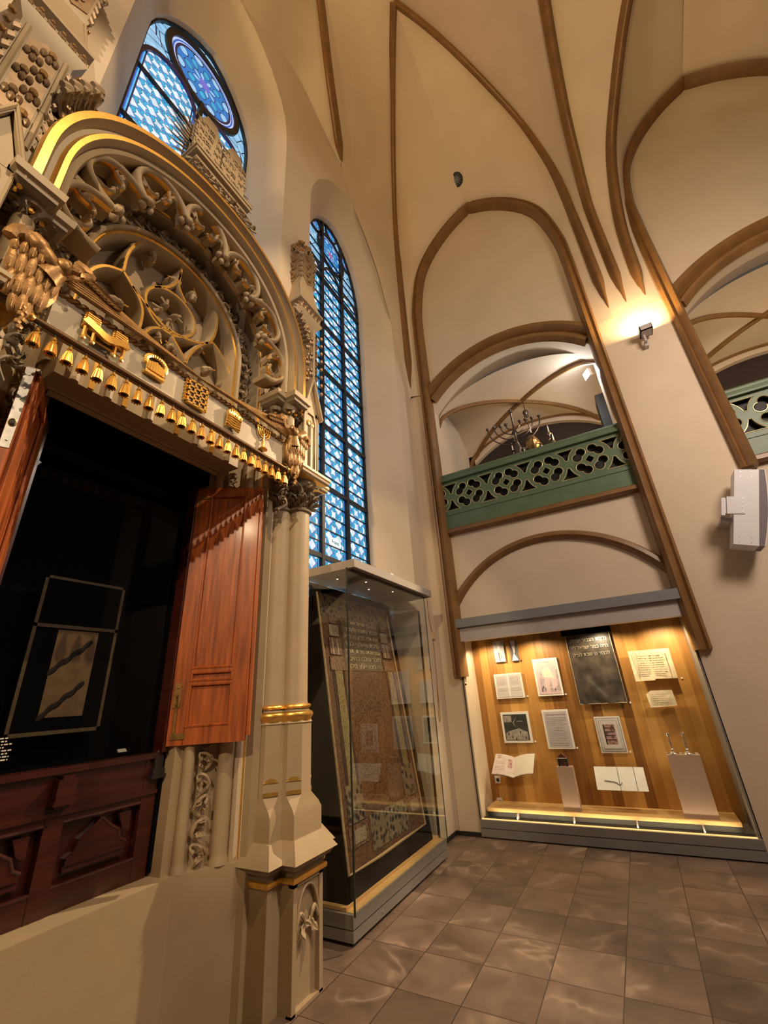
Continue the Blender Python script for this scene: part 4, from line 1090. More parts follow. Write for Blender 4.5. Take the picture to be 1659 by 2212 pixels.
# breastplate with twelve stones
c = em(422, 856); mb = MB()
mb.box((XF, c.y - .068, c.z - .088), (XF + .012, c.y + .068, c.z + .088), 0)
for y in np.linspace(-.066, .066, 4): mb.box((XF, c.y + y - .006, c.z - .09), (XF + .03, c.y + y + .006, c.z + .09), 0)
for z in np.linspace(-.088, .088, 5): mb.box((XF, c.y - .072, c.z + z - .006), (XF + .03, c.y + .072, c.z + z + .006), 0)
for iy in range(3):
    for iz in range(4):
        p = Vector((XF + .012, c.y - .044 + .044 * iy, c.z - .066 + .044 * iz)); a = .016
        mb.add([p + Vector((0, -a, -a)), p + Vector((0, a, -a)), p + Vector((0, a, a)), p + Vector((0, -a, a)), p + Vector((.018, 0, 0))], [(0, 1, 4), (1, 2, 4), (2, 3, 4), (3, 0, 4)], 1)
for y in (-1, 1):
    for z in range(7): mb.ell((XF + .015, c.y + y * .082, c.z - .08 + .027 * z), .011, None, 6, 4)
part(mb, 'gilt_breastplate_emblem', [GOLD, simple('clear_facet_stone', (.55, .50, .55), .08, metal=.2)], smooth=0)
# burning altar
c = em(500, 906); mb = MB()
for k in range(5):
    for s in (-1, 1): mb.tube([(XF + .02 + .004 * k, c.y - .062 * s, c.z - .085 + .02 * k), (XF + .03, c.y + .062 * s, c.z - .07 + .02 * k)], .009, 6)
random.seed(5)
for k in range(11):
    y = -.05 + .01 * k; h = .05 + .035 * math.sin(PI * k / 10) + random.uniform(-.01, .015)
    mb.tube(crv([(XF + .02, c.y + y, c.z + .0), (XF + .035, c.y + y + .012 * (-1) ** k, c.z + h * .5), (XF + .02, c.y + y * .6, c.z + h)], 3), [.014, .014, .013, .011, .009, .006, .002], 6)
part(mb, 'gilt_altar_emblem', [GOLD])
# seven-branched lampstand
c = em(566, 946); mb = MB()
mb.tube([(XF + .02, c.y, c.z - .09), (XF + .02, c.y, c.z + .075)], .008, 6)
for r in (.024, .044, .064):
    mb.tube([(XF + .02, c.y + r * math.cos(a), c.z + .062 + r * 1.15 * math.sin(a)) for a in [PI + PI * i / 14 for i in range(15)]], .007, 6)
for y in (-.064, -.044, -.024, 0, .024, .044, .064): mb.lathe([(.004, -.008), (.011, .0), (.012, .008), (.005, .02), (.001, .028)], (XF + .02, c.y + y, c.z + .07), 8)
mb.lathe([(.036, -.115), (.03, -.105), (.014, -.095), (.008, -.07), (.014, -.05), (.007, -.035)], (XF + .022, c.y, c.z), 10)
part(mb, 'gilt_lampstand_emblem', [GOLD])

# ---- eagles holding the frieze
def eagle():
    mb = MB(); y0 = 2.335; x0 = XF + .04
    mb.ell((x0 - .02, y0 + .02, 3.55), (.05, .10, .15), None, 10, 7)
    mb.ell((x0 + .045, y0 - .045, 3.69), (.048, .046, .046), None, 10, 7)                      # head
    mb.tube(crv([(x0 + .07, y0 - .075, 3.695), (x0 + .085, y0 - .11, 3.69), (x0 + .085, y0 - .125, 3.66)], 4), [.022] * 4 + [.014] * 4 + [.003], 8)   # beak
    mb.tube([(x0, y0, 3.6), (x0 + .03, y0 - .03, 3.67)], [.07, .045], 10)
    mb.ell((x0 + .085, y0 - .05, 3.705), (.012, .012, .012), None, 6, 4)
    # raised shoulder of the outer wing
    mb.ell((x0 + .02, y0 + .095, 3.735), (.05, .07, .052), None, 12, 8)
    mb.tube(crv([(x0 + .03, y0 + .10, 3.745), (x0 + .045, y0 + .05, 3.705), (x0 + .045, y0 + .0, 3.665), (x0 + .03, y0 - .05, 3.64)], 5), [.045] * 5 + [.038] * 5 + [.03] * 5 + [.022], 10)
    mb.tube(crv([(x0 + .03, y0 + .13, 3.75), (x0 + .03, y0 + .165, 3.71), (x0 + .025, y0 + .17, 3.665)], 4), [.035] * 4 + [.03] * 4 + [.012], 8)
    # three tiers of broad feathers, then the tail
    for z, n, L_, w, wy, xo in ((3.655, 7, .042, .018, .235, .050), (3.575, 6, .078, .022, .215, .036), (3.465, 5, .075, .023, .165, .024), (3.375, 3, .062, .020, .085, .012)):
        for k in range(n):
            f = (k + .5) / n - .5; y = y0 + .045 + wy * f; M3 = Matrix.Rotation(-.22 * f, 3, 'X') @ Matrix.Rotation(.14, 3, 'Y')
            mb.ell((x0 + xo - .10 * abs(f) * .5, y, z - .02 * abs(f)), (.017, w, L_), M3, 8, 6)
            mb.tube([Vector((x0 + xo + .016 - .05 * abs(f), y, z + L_ * .6)), Vector((x0 + xo + .012 - .05 * abs(f), y - .2 * f * .02, z - L_ * .8))], [.004, .002], 5)
    for k in range(6): mb.ell((x0 + .014, y0 + .03 + .006 * (-1) ** k, 3.36 - .024 * k), (.014, .016, .016), None, 6, 4)
    # the long wing laid along the frieze
    mb.tube(crv([(x0, y0 - .03, 3.66), (x0 + .01, y0 - .16, 3.76), (x0 - .01, y0 - .12, 3.80), (x0 - .02, y0 - .30, 3.72)], 5), [.035] * 5 + [.045] * 5 + [.035] * 5 + [.02], 8)
    for k in range(8):
        z0 = 3.635 + .0165 * k; L_ = .92 - .075 * k
        mb.tube(crv([(x0 + .012, y0 - .09, z0 + .005), (x0 + .02 - .002 * k, y0 - .09 - L_ * .5, z0 - .004 * k), (x0 - .005, y0 - .09 - L_, z0 - .013 * k + .005)], 8), [.010] + [.0125] * 13 + [.008, .006, .003], 6)
    for k in range(9): mb.leaf((x0 + .03, y0 - .10 - .02 * k, 3.745 - .006 * k), (0, -1, -.15), (1, 0, .3), .09, .02, .2, 0, .02)
    return mb
pair(eagle(), 'carved_eagle', [BRONZE], lab='bronzed eagle spreading one wing along the frieze')
# console under each eagle
mb = MB(); random.seed(21)
for k in range(4): foliage(mb, Vector((-2.19, 2.34, 3.30 - .07 * k)), (0, 0, 1), (1, -.3, 0), .075)
pair(mb, 'leaf_console', [ARK, GOLD, ARKD])

# ---- beam over the doors, jambs and colonnettes
mb = MB(); mb.box((-2.62, .74, 3.37), (-2.42, 2.08, 3.72))
mb.tube([(-2.625, .80, 3.365), (-2.625, 2.03, 3.365)], .022, 8); mb.tube([(-2.585, .78, 3.372), (-2.585, 2.05, 3.372)], .010, 6)
for y in (.93, 1.13, 1.50, 1.80): mb.box((-2.42, y - .016, 3.375), (-2.408, y + .016, 3.71), 1)
for y in (.84, 1.03, 1.30, 1.66, 1.95): mb.tube([(-2.425, y, 3.372), (-2.425, y, 3.715)], .028, 8)
part(mb, 'door_lintel', smooth=30)
part(MB().box((-2.85, .84, 3.23), (-2.63, 1.98, 3.40)), 'opening_head', [BLACK], smooth=0)
mb = MB()
mb.prism([(-2.89, 1.985), (-2.655, 1.985), (-2.655, 2.03), (-2.52, 2.32), (-2.355, 2.352), (-2.355, 2.42), (-2.89, 2.42)], 2, .70, 4.0)
pair(mb, 'jamb_wall', smooth=0)
def shaft(x, y, r, lab=None):
    mb = MB().lathe([(r * 1.25, .72), (r * 1.22, .735), (r * 1.02, .76), (r, .78), (r, 3.5)], (x, y, 0), 14)
    pair(mb, 'jamb_shaft')
for x, y, r in ((-2.615, 2.065, .034), (-2.505, 2.265, .05), (-2.465, 2.325, .02), (-2.44, 2.362, .03)): shaft(x, y, r)
mb = MB()
for y, r in ((2.39, .018), (2.345, .012)): mb.tube([(-2.42, y, .72), (-2.42, y, 3.45)], r, 8, 1)
pair(mb, 'gilt_jamb_fillet')
mb = MB(); random.seed(33)
for k in range(22): foliage(mb, Vector((-2.600, 2.165, .79 + .122 * k)), (0, 0, 1), (1, -.45, 0), .085, 0)
pair(mb, 'jamb_foliage', lab='undercut leaf carving in the jamb hollow')

# ---- mahogany panelling below the opening
XD = -2.755; ZD = 1.355; mb = MB()
mb.box((XD - .08, .86, .72), (XD - .05, 1.96, ZD))
for y0, y1 in ((.86, .95), (1.365, 1.455), (1.87, 1.96)): mb.box((XD - .06, y0, .72), (XD, y1, ZD))
for z0, z1 in ((.72, .83), (1.10, ZD)): mb.box((XD - .058, .862, z0 + .001), (XD - .003, 1.958, z1 - .001))
for y0, y1 in ((.95, 1.365), (1.455, 1.87)):
    for a, b in (((y0, .83), (y1, .83)), ((y0, 1.10), (y1, 1.10))): mb.tube([(XD - .008, a[0], a[1]), (XD - .008, b[0], b[1])], .010, 6)
    c = (y0 + y1) / 2
    mb.box((XD - .05, y0 + .05, .87), (XD - .02, y1 - .05, .885)); mb.box((XD - .05, y0 + .05, .885), (XD - .026, y1 - .05, .90))
    ogee = [(c - .155, .90), (c + .155, .90), (c + .155, .93), (c + .12, .95), (c + .10, 1.0), (c + .05, 1.03), (c, 1.075), (c - .05, 1.03), (c - .10, 1.0), (c - .12, .95), (c - .155, .93)]
    mb.prism(ogee, 0, XD - .05, XD - .014)
    mb.tube([(XD - .014, y, z) for y, z in ogee[2:]], .008, 6)
    mb.prism([(y1 - .09, 1.0), (y1 - .05, .98), (y1 - .05, 1.075), (y1 - .12, 1.075)], 0, XD - .02, XD - .004)
mb.box((XD - .01, .86, 1.135), (XD + .012, 1.96, 1.155)); mb.box((XD - .01, .86, ZD - .03), (XD + .02, 1.96, ZD))
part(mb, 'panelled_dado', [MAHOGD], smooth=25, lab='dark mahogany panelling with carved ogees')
mb = MB().box((XD, 1.365, 1.20), (XD + .055, 1.455, 1.30)).box((XD, 1.355, 1.185), (XD + .065, 1.465, 1.205)).box((XD, 1.385, 1.30), (XD + .05, 1.445, 1.315)).box((XD, 1.375, 1.17), (XD + .045, 1.445, 1.186))
part(mb, 'carved_bracket', [MAHOGD], smooth=0)
mb = MB().box((XD, 1.90, 1.235), (XD + .03, 1.975, 1.27)).box((XD + .0, 1.89, 1.215), (XD + .04, 1.985, 1.235)).box((XD, 1.91, 1.27), (XD + .025, 1.965, 1.34)); mb.ell((XD + .01, 1.937, 1.35), (.015, .02, .02), None, 8, 5)
pair(mb, 'hinge_pin_block', [simple('black_hinge', (.02, .017, .016), .2, coat=.5)], smooth=30)
# dark lining of the cupboard
mb = MB(); b0, b1 = (-3.35, .85, .75), (-2.80, 1.97, 3.42)
mb.box((-3.37, .83, .74), (-3.35, 1.99, 3.44)); mb.box((-3.36, .83, .74), (-2.74, .855, 3.44)); mb.box((-3.36, 1.965, .74), (-2.74, 1.99, 3.44)); mb.box((-3.36, .83, 3.42), (-2.74, 1.99, 3.44)); mb.box((-3.36, .83, .72), (-2.78, 1.99, .75))
part(mb, 'cupboard_lining', [BLACK], smooth=0)
mb = MB().box((-2.80, 1.93, ZD), (-2.705, 1.968, 3.3)); pair(mb, 'door_jamb', [MAHOGD], smooth=0)
part(MB().box((-2.79, .875, ZD), (-2.784, 1.945, 3.3)), 'inner_glass', [GLASSM], smooth=0)

# ---- door leaves
def leaf_door(Ff=Vector((-2.30, 2.217, 0))):
    Hh = Vector((-2.70, 1.945, 0)); u = (Ff - Hh).normalized(); wd = (Ff - Hh).length; n = Vector((u.y, -u.x, 0)); Z0, Z1 = 1.385, 3.215
    def bx(mb, a0, a1, z0, z1, n0, n1, mi=0):
        return mb.hexa([Hh + u * a + n * d + Vector((0, 0, z)) for z in (z0, z1) for a, d in ((a0, n0), (a1, n0), (a1, n1), (a0, n1))], mi)
    mb = MB(); bx(mb, 0, wd, Z0, Z1, -.045, -.012)
    for a0, a1 in ((0, .105), (wd - .105, wd)): bx(mb, a0, a1, Z0, Z1, -.02, 0)
    for z0, z1 in ((Z0, Z0 + .10), (Z0 + .36, Z0 + .375), (Z0 + .435, Z0 + .455), (Z1 - .07, Z1)): bx(mb, .1, wd - .1, z0, z1, -.02, 0)
    for a0, a1, z0, z1 in ((.105, wd - .105, Z0 + .10, Z0 + .36), (.105, wd - .105, Z0 + .375, Z0 + .435), (.105, wd - .105, Z0 + .455, Z1 - .07)):
        for aa in (a0 + .006, a1 - .006): mb.tube([Hh + u * aa + n * -.004 + Vector((0, 0, z0)), Hh + u * aa + n * -.004 + Vector((0, 0, z1))], .009, 6)
        for zz in (z0 + .006, z1 - .006): mb.tube([Hh + u * a0 + n * -.004 + Vector((0, 0, zz)), Hh + u * a1 + n * -.004 + Vector((0, 0, zz))], .009, 6)
    for k in (1, 2, 3):
        a = .105 + (wd - .21) * k / 4; bx(mb, a - .0035, a + .0035, Z0 + .455, Z1 - .07, -.012, -.0085)
    bx(mb, wd - .002, wd + .022, Z0 + .03, Z1 - .0, -.062, -.02)
    hg = MB(); bx(hg, .015, .10, Z1 - .10, Z1 - .085, 0, .004); bx(hg, .015, .03, Z1 - .26, Z1 - .085, 0, .004); bx(hg, .015, .115, Z1 - .028, Z1 - .012, 0, .004); bx(hg, .02, .045, Z1 - .1, Z1 - .02, 0, .003)
    h2 = MB(); bx(h2, .012, .06, Z0 + .22, Z0 + .37, 0, .005); bx(h2, .03, .045, Z0 + .06, Z0 + .3, 0, .005); bx(h2, .02, .11, Z0 + .035, Z0 + .07, 0, .005)
    for z in (Z0 + .24, Z0 + .29, Z0 + .34): h2.ell(Hh + u * .035 + n * .007 + Vector((0, 0, z)), .006, None, 6, 4)
    return mb, hg, h2, (Hh, u, wd, n, Z0, Z1, bx)
mb, hg, h2, K = leaf_door()
for side in (1, -1):
    f = (lambda m: join(m)) if side == 1 else (lambda m: m.mirrored(YC))
    if side == -1:
        mb, hg, h2, K = leaf_door(Vector((-2.27, 2.168, 0)))
    d = part(f(mb), 'door_leaf', [MAHOG], smooth=30, lab='mahogany door leaf standing open')
    f(hg).build('hinge', BRASS, d); f(h2).build('hinge', BRASS, d)
    if side == -1:
        Hh, u, wd, n, Z0, Z1, bx = K
        lp = MB(); bx(lp, wd + .021, wd + .025, Z1 - .47, Z1 - .005, -.06, -.022); bx(lp, wd - .03, wd + .022, Z1 - .012, Z1 + .002, -.06, -.002)
        for z in (Z1 - .05, Z1 - .13, Z1 - .43): lp.ell(Hh + u * (wd + .026) + n * -.04 + Vector((0, 0, z)), (.006, .006, .006), None, 6, 4)
        lpo = f(lp).build('lock_plate', STEEL, d)
        kh = MB().tube([Hh + u * (wd + .0255) + n * -.04 + Vector((0, 0, Z1 - .335 + .02 * math.sin(t))) + n * .014 * math.cos(t) for t in [2 * PI * i / 16 for i in range(16)]], .003, 5, 0, loop=True)
        f(kh).build('lock_ring', BRASS, lpo)
        kk = MB().ell(Hh + u * (wd + .0245) + n * -.04 + Vector((0, 0, Z1 - .335)), (.008, .012, .018), None, 10, 5)
        f(kk).build('keyhole', DARKG, lpo)
# ================================================================== free-standing case in the window niche
XC0 = -2.175
dc = empty('tall_display_case', (-2.4, 4.1, 0), 'tall grey glass display case holding a big embroidered curtain, in the window niche', 'display case')
cb = MB().box((-2.72, 3.235, .095), (XC0, 5.03, .175)).box((-2.71, 3.245, .085), (XC0 - .01, 5.02, .095)).box((-2.72, 3.235, .022), (XC0, 5.03, .085))
cb.build('case_base', CASE, dc, smooth=0)
MB().box((-2.70, 3.26, 0), (XC0 - .03, 5.0, .022)).build('shadow_gap', DARKG, dc, smooth=0)
for y in (3.65, 4.45): MB().tube([(XC0 - .002, y, .055), (XC0 + .006, y, .055)], .006, 8).build('base_lock', STEEL, dc)
MB().box((-2.30, 3.26, .175), (XC0 - .012, 5.0, .179)).box((-2.56, 3.26, .179), (XC0 - .075, 5.0, .20)).build('case_floor', OAKL, dc, smooth=0)
cn = MB().box((-2.74, 3.255, 2.735), (-2.08, 5.10, 2.815))
cn.build('case_canopy', simple('mid_grey_steel', (.33, .30, .285), .5, var=.04, scale=9), dc, smooth=0)
MB().box((-2.72, 3.28, 2.728), (-2.11, 5.08, 2.737)).build('canopy_soffit', CASE, dc, smooth=0)
MB().box((-2.20, 3.30, 2.722), (-2.125, 5.05, 2.73)).build('light_track', DARKG, dc, smooth=0)
LAMPW = emis('small_halogen_lens', (1.0, .86, .62), 14)
for px, py in ((640 + 460 * .1929, 1190 + 308 * .1929), (640 + 780 * .1929, 1190 + 342 * .1929), (640 + 812 * .1929, 1190 + 424 * .1929), (640 + 1078 * .1929, 1190 + 450 * .1929)):
    p = at(px, py, 2, 2.722)
    o = MB().lathe([(.022, .0), (.022, -.008), (.014, -.010)], (p.x, p.y, 2.724), 14).build('case_downlight', STEEL, dc)
    MB().lathe([(.008, -.0105), (.008, -.012)], (p.x, p.y, 2.724), 12).build('lens', LAMPW, o)
for a, b, nme in (((-2.146, 3.21, .178), (-2.140, 4.99, 2.73), 'front_glass'), ((-2.62, 3.212, .178), (-2.148, 3.218, 2.73), 'side_glass'), ((-2.62, 4.982, .178), (-2.148, 4.988, 2.73), 'side_glass')):
    MB().box(a, b).build(nme, GLASS, dc, smooth=0)
MB().box((-2.150, 3.207, .178), (-2.137, 3.216, 2.73)).build('glass_edge', simple('dark_glass_edge', (.02, .03, .028), .2), dc, smooth=0)
MB().box((-2.150, 4.984, .178), (-2.141, 4.991, 2.73)).build('glass_edge', simple('green_glass_edge', (.06, .08, .07), .2), dc, smooth=0)
# black slanted support
def slant(y, t, d=0.0):   # t 0..1 up the support, d in front of its face
    return Vector((-2.262 - .345 * t + d * .988, y, .20 + 2.44 * t + d * .14))
wd_ = MB().hexa([slant(3.30, 0), slant(4.88, 0), (-2.66, 4.88, .20), (-2.66, 3.30, .20), slant(3.30, 1), slant(4.88, 1), (-2.66, 4.88, 2.70), (-2.66, 3.30, 2.70)])
wd_.build('slanted_support', BLACK, dc, smooth=0)

# ---- the big embroidered curtain on it
def brocade(name, c0, c1, c2, sc=26, metal=.25):
    m, nt, b = nm(name); tc = N(nt, 'ShaderNodeTexCoord')
    vo = N(nt, 'ShaderNodeTexVoronoi', Scale=sc); L(nt, tc.outputs['Object'], vo.inputs['Vector']); no = N(nt, 'ShaderNodeTexNoise', Scale=sc * 1.7, Detail=4.0, Distortion=1.2); L(nt, tc.outputs['Object'], no.inputs['Vector'])
    f = math_n(nt, 'ADD', math_n(nt, 'MULTIPLY', vo.outputs['Distance'], .8), math_n(nt, 'MULTIPLY', no.outputs['Fac'], .55))
    r = ramp(nt, f, [(.30, c0), (.5, c1), (.72, c2)]); L(nt, r.outputs[0], b.inputs['Base Color']); b.inputs['Roughness'].default_value = .6; b.inputs['Metallic'].default_value = metal
    bp = N(nt, 'ShaderNodeBump', Strength=.5, Distance=.01); L(nt, no.outputs['Fac'], bp.inputs['Height']); L(nt, bp.outputs[0], b.inputs['Normal'])
    return m
BRO = brocade('brown_brocade', (.022, .009, .005), (.070, .029, .013), (.15, .075, .037), 44)
BROG = brocade('green_gold_brocade', (.05, .04, .016), (.16, .125, .05), (.26, .20, .09), 40)
BROD = brocade('dark_figured_velvet', (.012, .011, .012), (.03, .027, .027), (.22, .17, .11), 20)
BRORED = brocade('red_brown_embroidery', (.05, .014, .010), (.11, .038, .025), (.22, .13, .08), 40)
CREAM = brocade('cream_embroidery', (.15, .115, .08), (.26, .21, .15), (.34, .28, .20), 40)
THREAD = simple('pale_gold_thread', (.62, .50, .33), .4, metal=.5, var=.2)
Y0, Y1 = 3.335, 4.745
Cy = lambda s: Y0 + (Y1 - Y0) * s
Ct = lambda t: .065 + .915 * t
cu = empty('embroidered_curtain', slant(4.04, .06), 'large brown embroidered curtain with two columns and an inscription, leaning in the tall case', 'curtain')
def patch(name, mat, s0, s1, t0, t1, d=.004, th=.006, wav=0.0, nu=10, nv=24, poly=None):
    mb = MB()
    f = lambda u, v, dd: slant(Cy(s0 + (s1 - s0) * u), Ct(t0 + (t1 - t0) * v), dd + wav * math.sin(9 * u + 5 * v))
    mb.grid(lambda u, v: f(u, v, d + th), nu, nv)
    A = [f(i / nu, 0, d + th) for i in range(nu + 1)] + [f(1, j / nv, d + th) for j in range(1, nv + 1)] + [f(1 - i / nu, 1, d + th) for i in range(1, nu + 1)] + [f(0, 1 - j / nv, d + th) for j in range(1, nv)]
    Bq = [p - Vector((.988, 0, .14)) * th for p in A]
    mb.rings([A, Bq], True, False)
    return mb.build(name, mat, cu, smooth=30)
patch('cloth_ground', BRO, 0, 1, 0, 1, .002, .006, .001)
patch('dark_top_band', BROD, .02, .98, .90, .995, .009, .003)
patch('inscription_panel', brocade('inscription_ground', (.035, .02, .013), (.085, .055, .035), (.14, .10, .06), 40), .24, .78, .665, .90, .009, .003)
for s0 in (.075, .80):
    patch('embroidered_column', BROG, s0 + .03, s0 + .115, .25, .67, .010, .005)
    for e in (0, .125): patch('column_stripe', simple('maroon_velvet_stripe', (.035, .010, .010), .8), s0 + e, s0 + e + .02, .25, .67, .009, .003)
    patch('column_capital', BRORED, s0 - .015, s0 + .155, .665, .72, .010, .008)
    for k in range(5): patch('capital_flute', CREAM if k % 2 else BRORED, s0 + .0 + .028 * k, s0 + .024 + .028 * k, .73, .80, .010, .007, nu=3, nv=4)
    patch('embroidered_vase', CREAM, s0 + .015, s0 + .125, .81, .86, .010, .008)
    patch('vase_crest', BRORED, s0 + .03, s0 + .11, .865, .90, .010, .007)
    patch('column_base', BROD, s0 - .02, s0 + .16, .13, .25, .010, .006)
    patch('column_plinth', BRORED, s0 - .03, s0 + .17, .06, .125, .010, .006)
    patch('plinth_field', CREAM, s0 + .02, s0 + .14, .07, .11, .017, .003, nu=4, nv=4)
patch('lower_dark_field', BROD, .28, .77, .02, .13, .009, .003)
c_ = MB(); rim = [slant(Cy(s), Ct(t), .012) for s, t in ((0, 1), (0, .5), (0, 0), (.33, -.004), (.66, -.002), (1, 0), (1, .5), (1, .97))]
c_.tube(rim, .012, 6); c_.build('border_cord', simple('tan_cord', (.42, .30, .16), .7, var=.2, scale=40), cu)
HEB = ['אלה בני ישראל אשר נדבו', 'לכבוד התורה ולעבודה', 'שנת תנ״ב לפ״ק פה פראג', 'נדבת האלוף כמר', 'עם זוגתו מרת תחי׳', 'לזכר עולם בהיכל', 'יהי רצון אמן סלה']
lt = MB(); d_ = (slant(4, 1) - slant(4, 0)).normalized()
for i, ln in enumerate(HEB):
    lt = join(lt, text_mb(ln[::-1], .062, slant(Cy(.51), Ct(.885 - .0335 * i), .014), (0, 1, 0), d_, .0025, .70))
lt.build('embroidered_inscription', THREAD, cu, smooth=0)

# ================================================================== wall case under the gallery
wc = empty('wall_display_case', (-.7, 6.05, 0), 'wide glazed display case with oak back under the gallery arch', 'display case')
WX0, WX1, YF, YBK = -2.045, .635, 5.775, 6.315
MB().box((WX0, YF, .10), (WX1, YBK, .178)).box((WX0 + .004, YF + .012, .09), (WX1 - .004, YBK, .10)).box((WX0, YF, .012), (WX1, YBK, .09)).build('case_base', CASE, wc, smooth=0)
MB().box((WX0 + .02, YF + .03, 0), (WX1 - .02, YBK, .012)).build('shadow_gap', DARKG, wc, smooth=0)
MB().box((WX0, YF - .075, 2.39), (WX1 + .01, YBK, 2.505)).build('hood_top', HOODT, wc, smooth=0)
MB().box((WX0 + .03, YF - .02, 2.21), (WX1 - .03, YF + .10, 2.39)).build('hood_fascia', CASEL, wc, smooth=0)
MB().box((WX0, YF + .10, 2.30), (WX1, YBK, 2.39)).build('hood_soffit', CASE, wc, smooth=0)
MB().box((WX0 + .01, YBK - .01, .18), (WX1 - .01, YBK, 2.35)).build('oak_back_panel', OAK, wc, smooth=0)
MB().box((WX1 - .02, YF + .03, .18), (WX1 - .004, YBK, 2.3)).build('side_panel', CASE, wc, smooth=0)
MB().box((WX0 + .06, 5.925, .232), (.53, YBK - .012, .268)).build('oak_shelf', OAKL, wc, smooth=0)
MB().box((WX0 + .02, 5.80, .178), (WX1 - .03, 5.818, .186)).build('light_lip', emis('lit_warm_lip', (1.0, .62, .22), 1.6), wc, smooth=0)
mb = MB()
for x in (-1.62, -1.0, -.38, .2): mb.box((x, 5.86, .178), (x + .012, 5.93, .232)).box((x, 5.93, .178), (x + .012, 6.28, .232))
mb.build('shelf_bracket', CASEL, wc, smooth=0)
MB().box((WX0 + .03, 5.838, .178), (WX1 - .03, 5.93, .182)).box((WX0 + .06, 5.935, .178), (.53, 5.945, .231)).build('gap_shade_strip', DARKG, wc, smooth=0)  # black strips added: shade in the gap under the shelf, put into colour
for a, b in ((WX0 + .005, -1.13), (-1.127, -.215), (-.212, WX1 - .02)):
    MB().box((a, YF + .012, .18), (b, YF + .018, 2.22)).build('front_glass', GLASSM if a > -9 else GLASS, wc, smooth=0)
MB().box((WX0 + .002, YF + .02, .18), (WX0 + .007, YBK - .02, 2.22)).build('side_glass', GLASSM, wc, smooth=0)
MB().box((WX0 - .001, YF + .008, .18), (WX0 + .009, YF + .02, 2.22)).build('glass_edge', DARKG, wc, smooth=0)
MB().lathe([(.012, 0), (.012, .006)], (WX0 + .04, YF + .012, 1.665), 14, (0, -1, 0)).build('glass_lock', DARKG, wc)

def c2(x, y): return (1050 + x * .12658, 1370 + y * .12658)
def c3(x, y): return (1050 + x * .12658, 1520 + y * .12658)
def c4(x, y): return (1260 + x * .1718, 1380 + y * .1718)
def c1(x, y): return (1210 + x * .09644, 1340 + y * .09644)
def c8(x, y): return (960 + x * .42134, 1260 + y * .42134)
def rect(q, Y):
    p = [at(a, b, 1, Y) for a, b in q]
    return (p[0].x + p[3].x) / 2, (p[1].x + p[2].x) / 2, (p[2].z + p[3].z) / 2, (p[0].z + p[1].z) / 2
random.seed(17)
def textlines(mb, x0, x1, z0, z1, y, n, rag=.25, h=None):
    dz = (z1 - z0) / n; h = h or dz * .35
    for i in range(n):
        x = x0; e = x1 - (x1 - x0) * random.uniform(0, rag); z = z1 - dz * (i + .5)
        while x < e - .004:
            w = random.uniform(.006, .028); mb.box((x, y - .0012, z - h / 2), (min(x + w, e), y, z + h / 2)); x += w + .006
def frame(name, q, label, cat, group=None, Y=6.27, border=.016, mat=PAPER, inner=None, th=.022):
    x0, x1, z0, z1 = rect(q, Y)
    o = empty(name, ((x0 + x1) / 2, Y, z0), label, cat, group)
    MB().box((x0, Y, z0), (x1, Y + th, z1)).build('mount', mat, o, smooth=0)
    return o, (x0 + border, x1 - border, z0 + border, z1 - border), Y - .001
# two narrow photographs
for q, lab, kind in (([(105, 120), (275, 110), (345, 470), (165, 480)], 'narrow grey photograph of a vaulted interior, topmost left in the wall case', 0), ([(380, 110), (510, 100), (565, 455), (440, 465)], 'narrow dark photograph of a bright column, beside the other narrow photograph', 1)):
    o, (a, b, c, d), Y = frame('narrow_photograph', [c2(*p) for p in q], lab, 'photograph', 'narrow photographs in the wall case', border=.001, mat=simple('grey_print_%d' % kind, (.40, .38, .42) if kind == 0 else (.10, .095, .11), .5, var=.35, scale=14))
    mb = MB(); w, h = b - a, d - c
    if kind == 0:
        mb.prism([(a + w * .25, d), (a + w * .75, d), (a + w * .6, c + h * .55), (a + w * .45, c + h * .55)], 1, Y - .001, Y); mb.prism([(a + w * .05, c + h * .02), (a + w * .95, c + h * .02), (a + w * .9, c + h * .2), (a + w * .1, c + h * .12)], 1, Y - .001, Y)
        mb.prism([(a + w * .5, c + h * .6), (a + w * .95, c + h * .3), (a + w * .95, c + h * .42)], 1, Y - .001, Y)
    else:
        mb.prism([(a + w * .12, d - .002), (a + w * .8, d - .002), (a + w * .62, c + h * .45), (a + w * .5, c + h * .35), (a + w * .95, c + h * .04), (a + w * .05, c + h * .02), (a + w * .42, c + h * .38), (a + w * .38, c + h * .55)], 1, Y - .001, Y)
    mb.build('bright_tones', simple('pale_print_%d' % kind, (.66, .63, .68), .5, var=.2, scale=20), o, smooth=0)
    if kind == 0:
        mb = MB(); mb.box((a + w * .42, Y - .002, c + h * .05), (a + w * .47, Y - .001, c + h * .45)); mb.box((a + w * .6, Y - .002, c + h * .08), (a + w * .63, Y - .001, c + h * .3)); mb.build('dark_tones', DARKG, o, smooth=0)
# double page
o, (a, b, c, d), Y = frame('framed_double_page', [c2(125, 690), c2(590, 650), c2(665, 1080), c2(190, 1105)], 'white framed pair of printed pages, left in the wall case below the narrow photographs', 'framed pages')
m_ = (a + b) / 2
for x0, x1 in ((a, m_ - .008), (m_ + .008, b)):
    p = MB().box((x0, Y - .002, c), (x1, Y, d)).build('printed_page', simple('grey_page', (.55, .51, .52), .7, var=.06), o, smooth=0)
    mb = MB(); textlines(mb, x0 + .02, x1 - .012, c + (d - c) * .52, d - .02, Y - .002, 8); textlines(mb, x0 + .02, x1 - .012, c + (d - c) * .25, c + (d - c) * .42, Y - .002, 2, .1); mb.build('print_lines', INK, p, smooth=0)
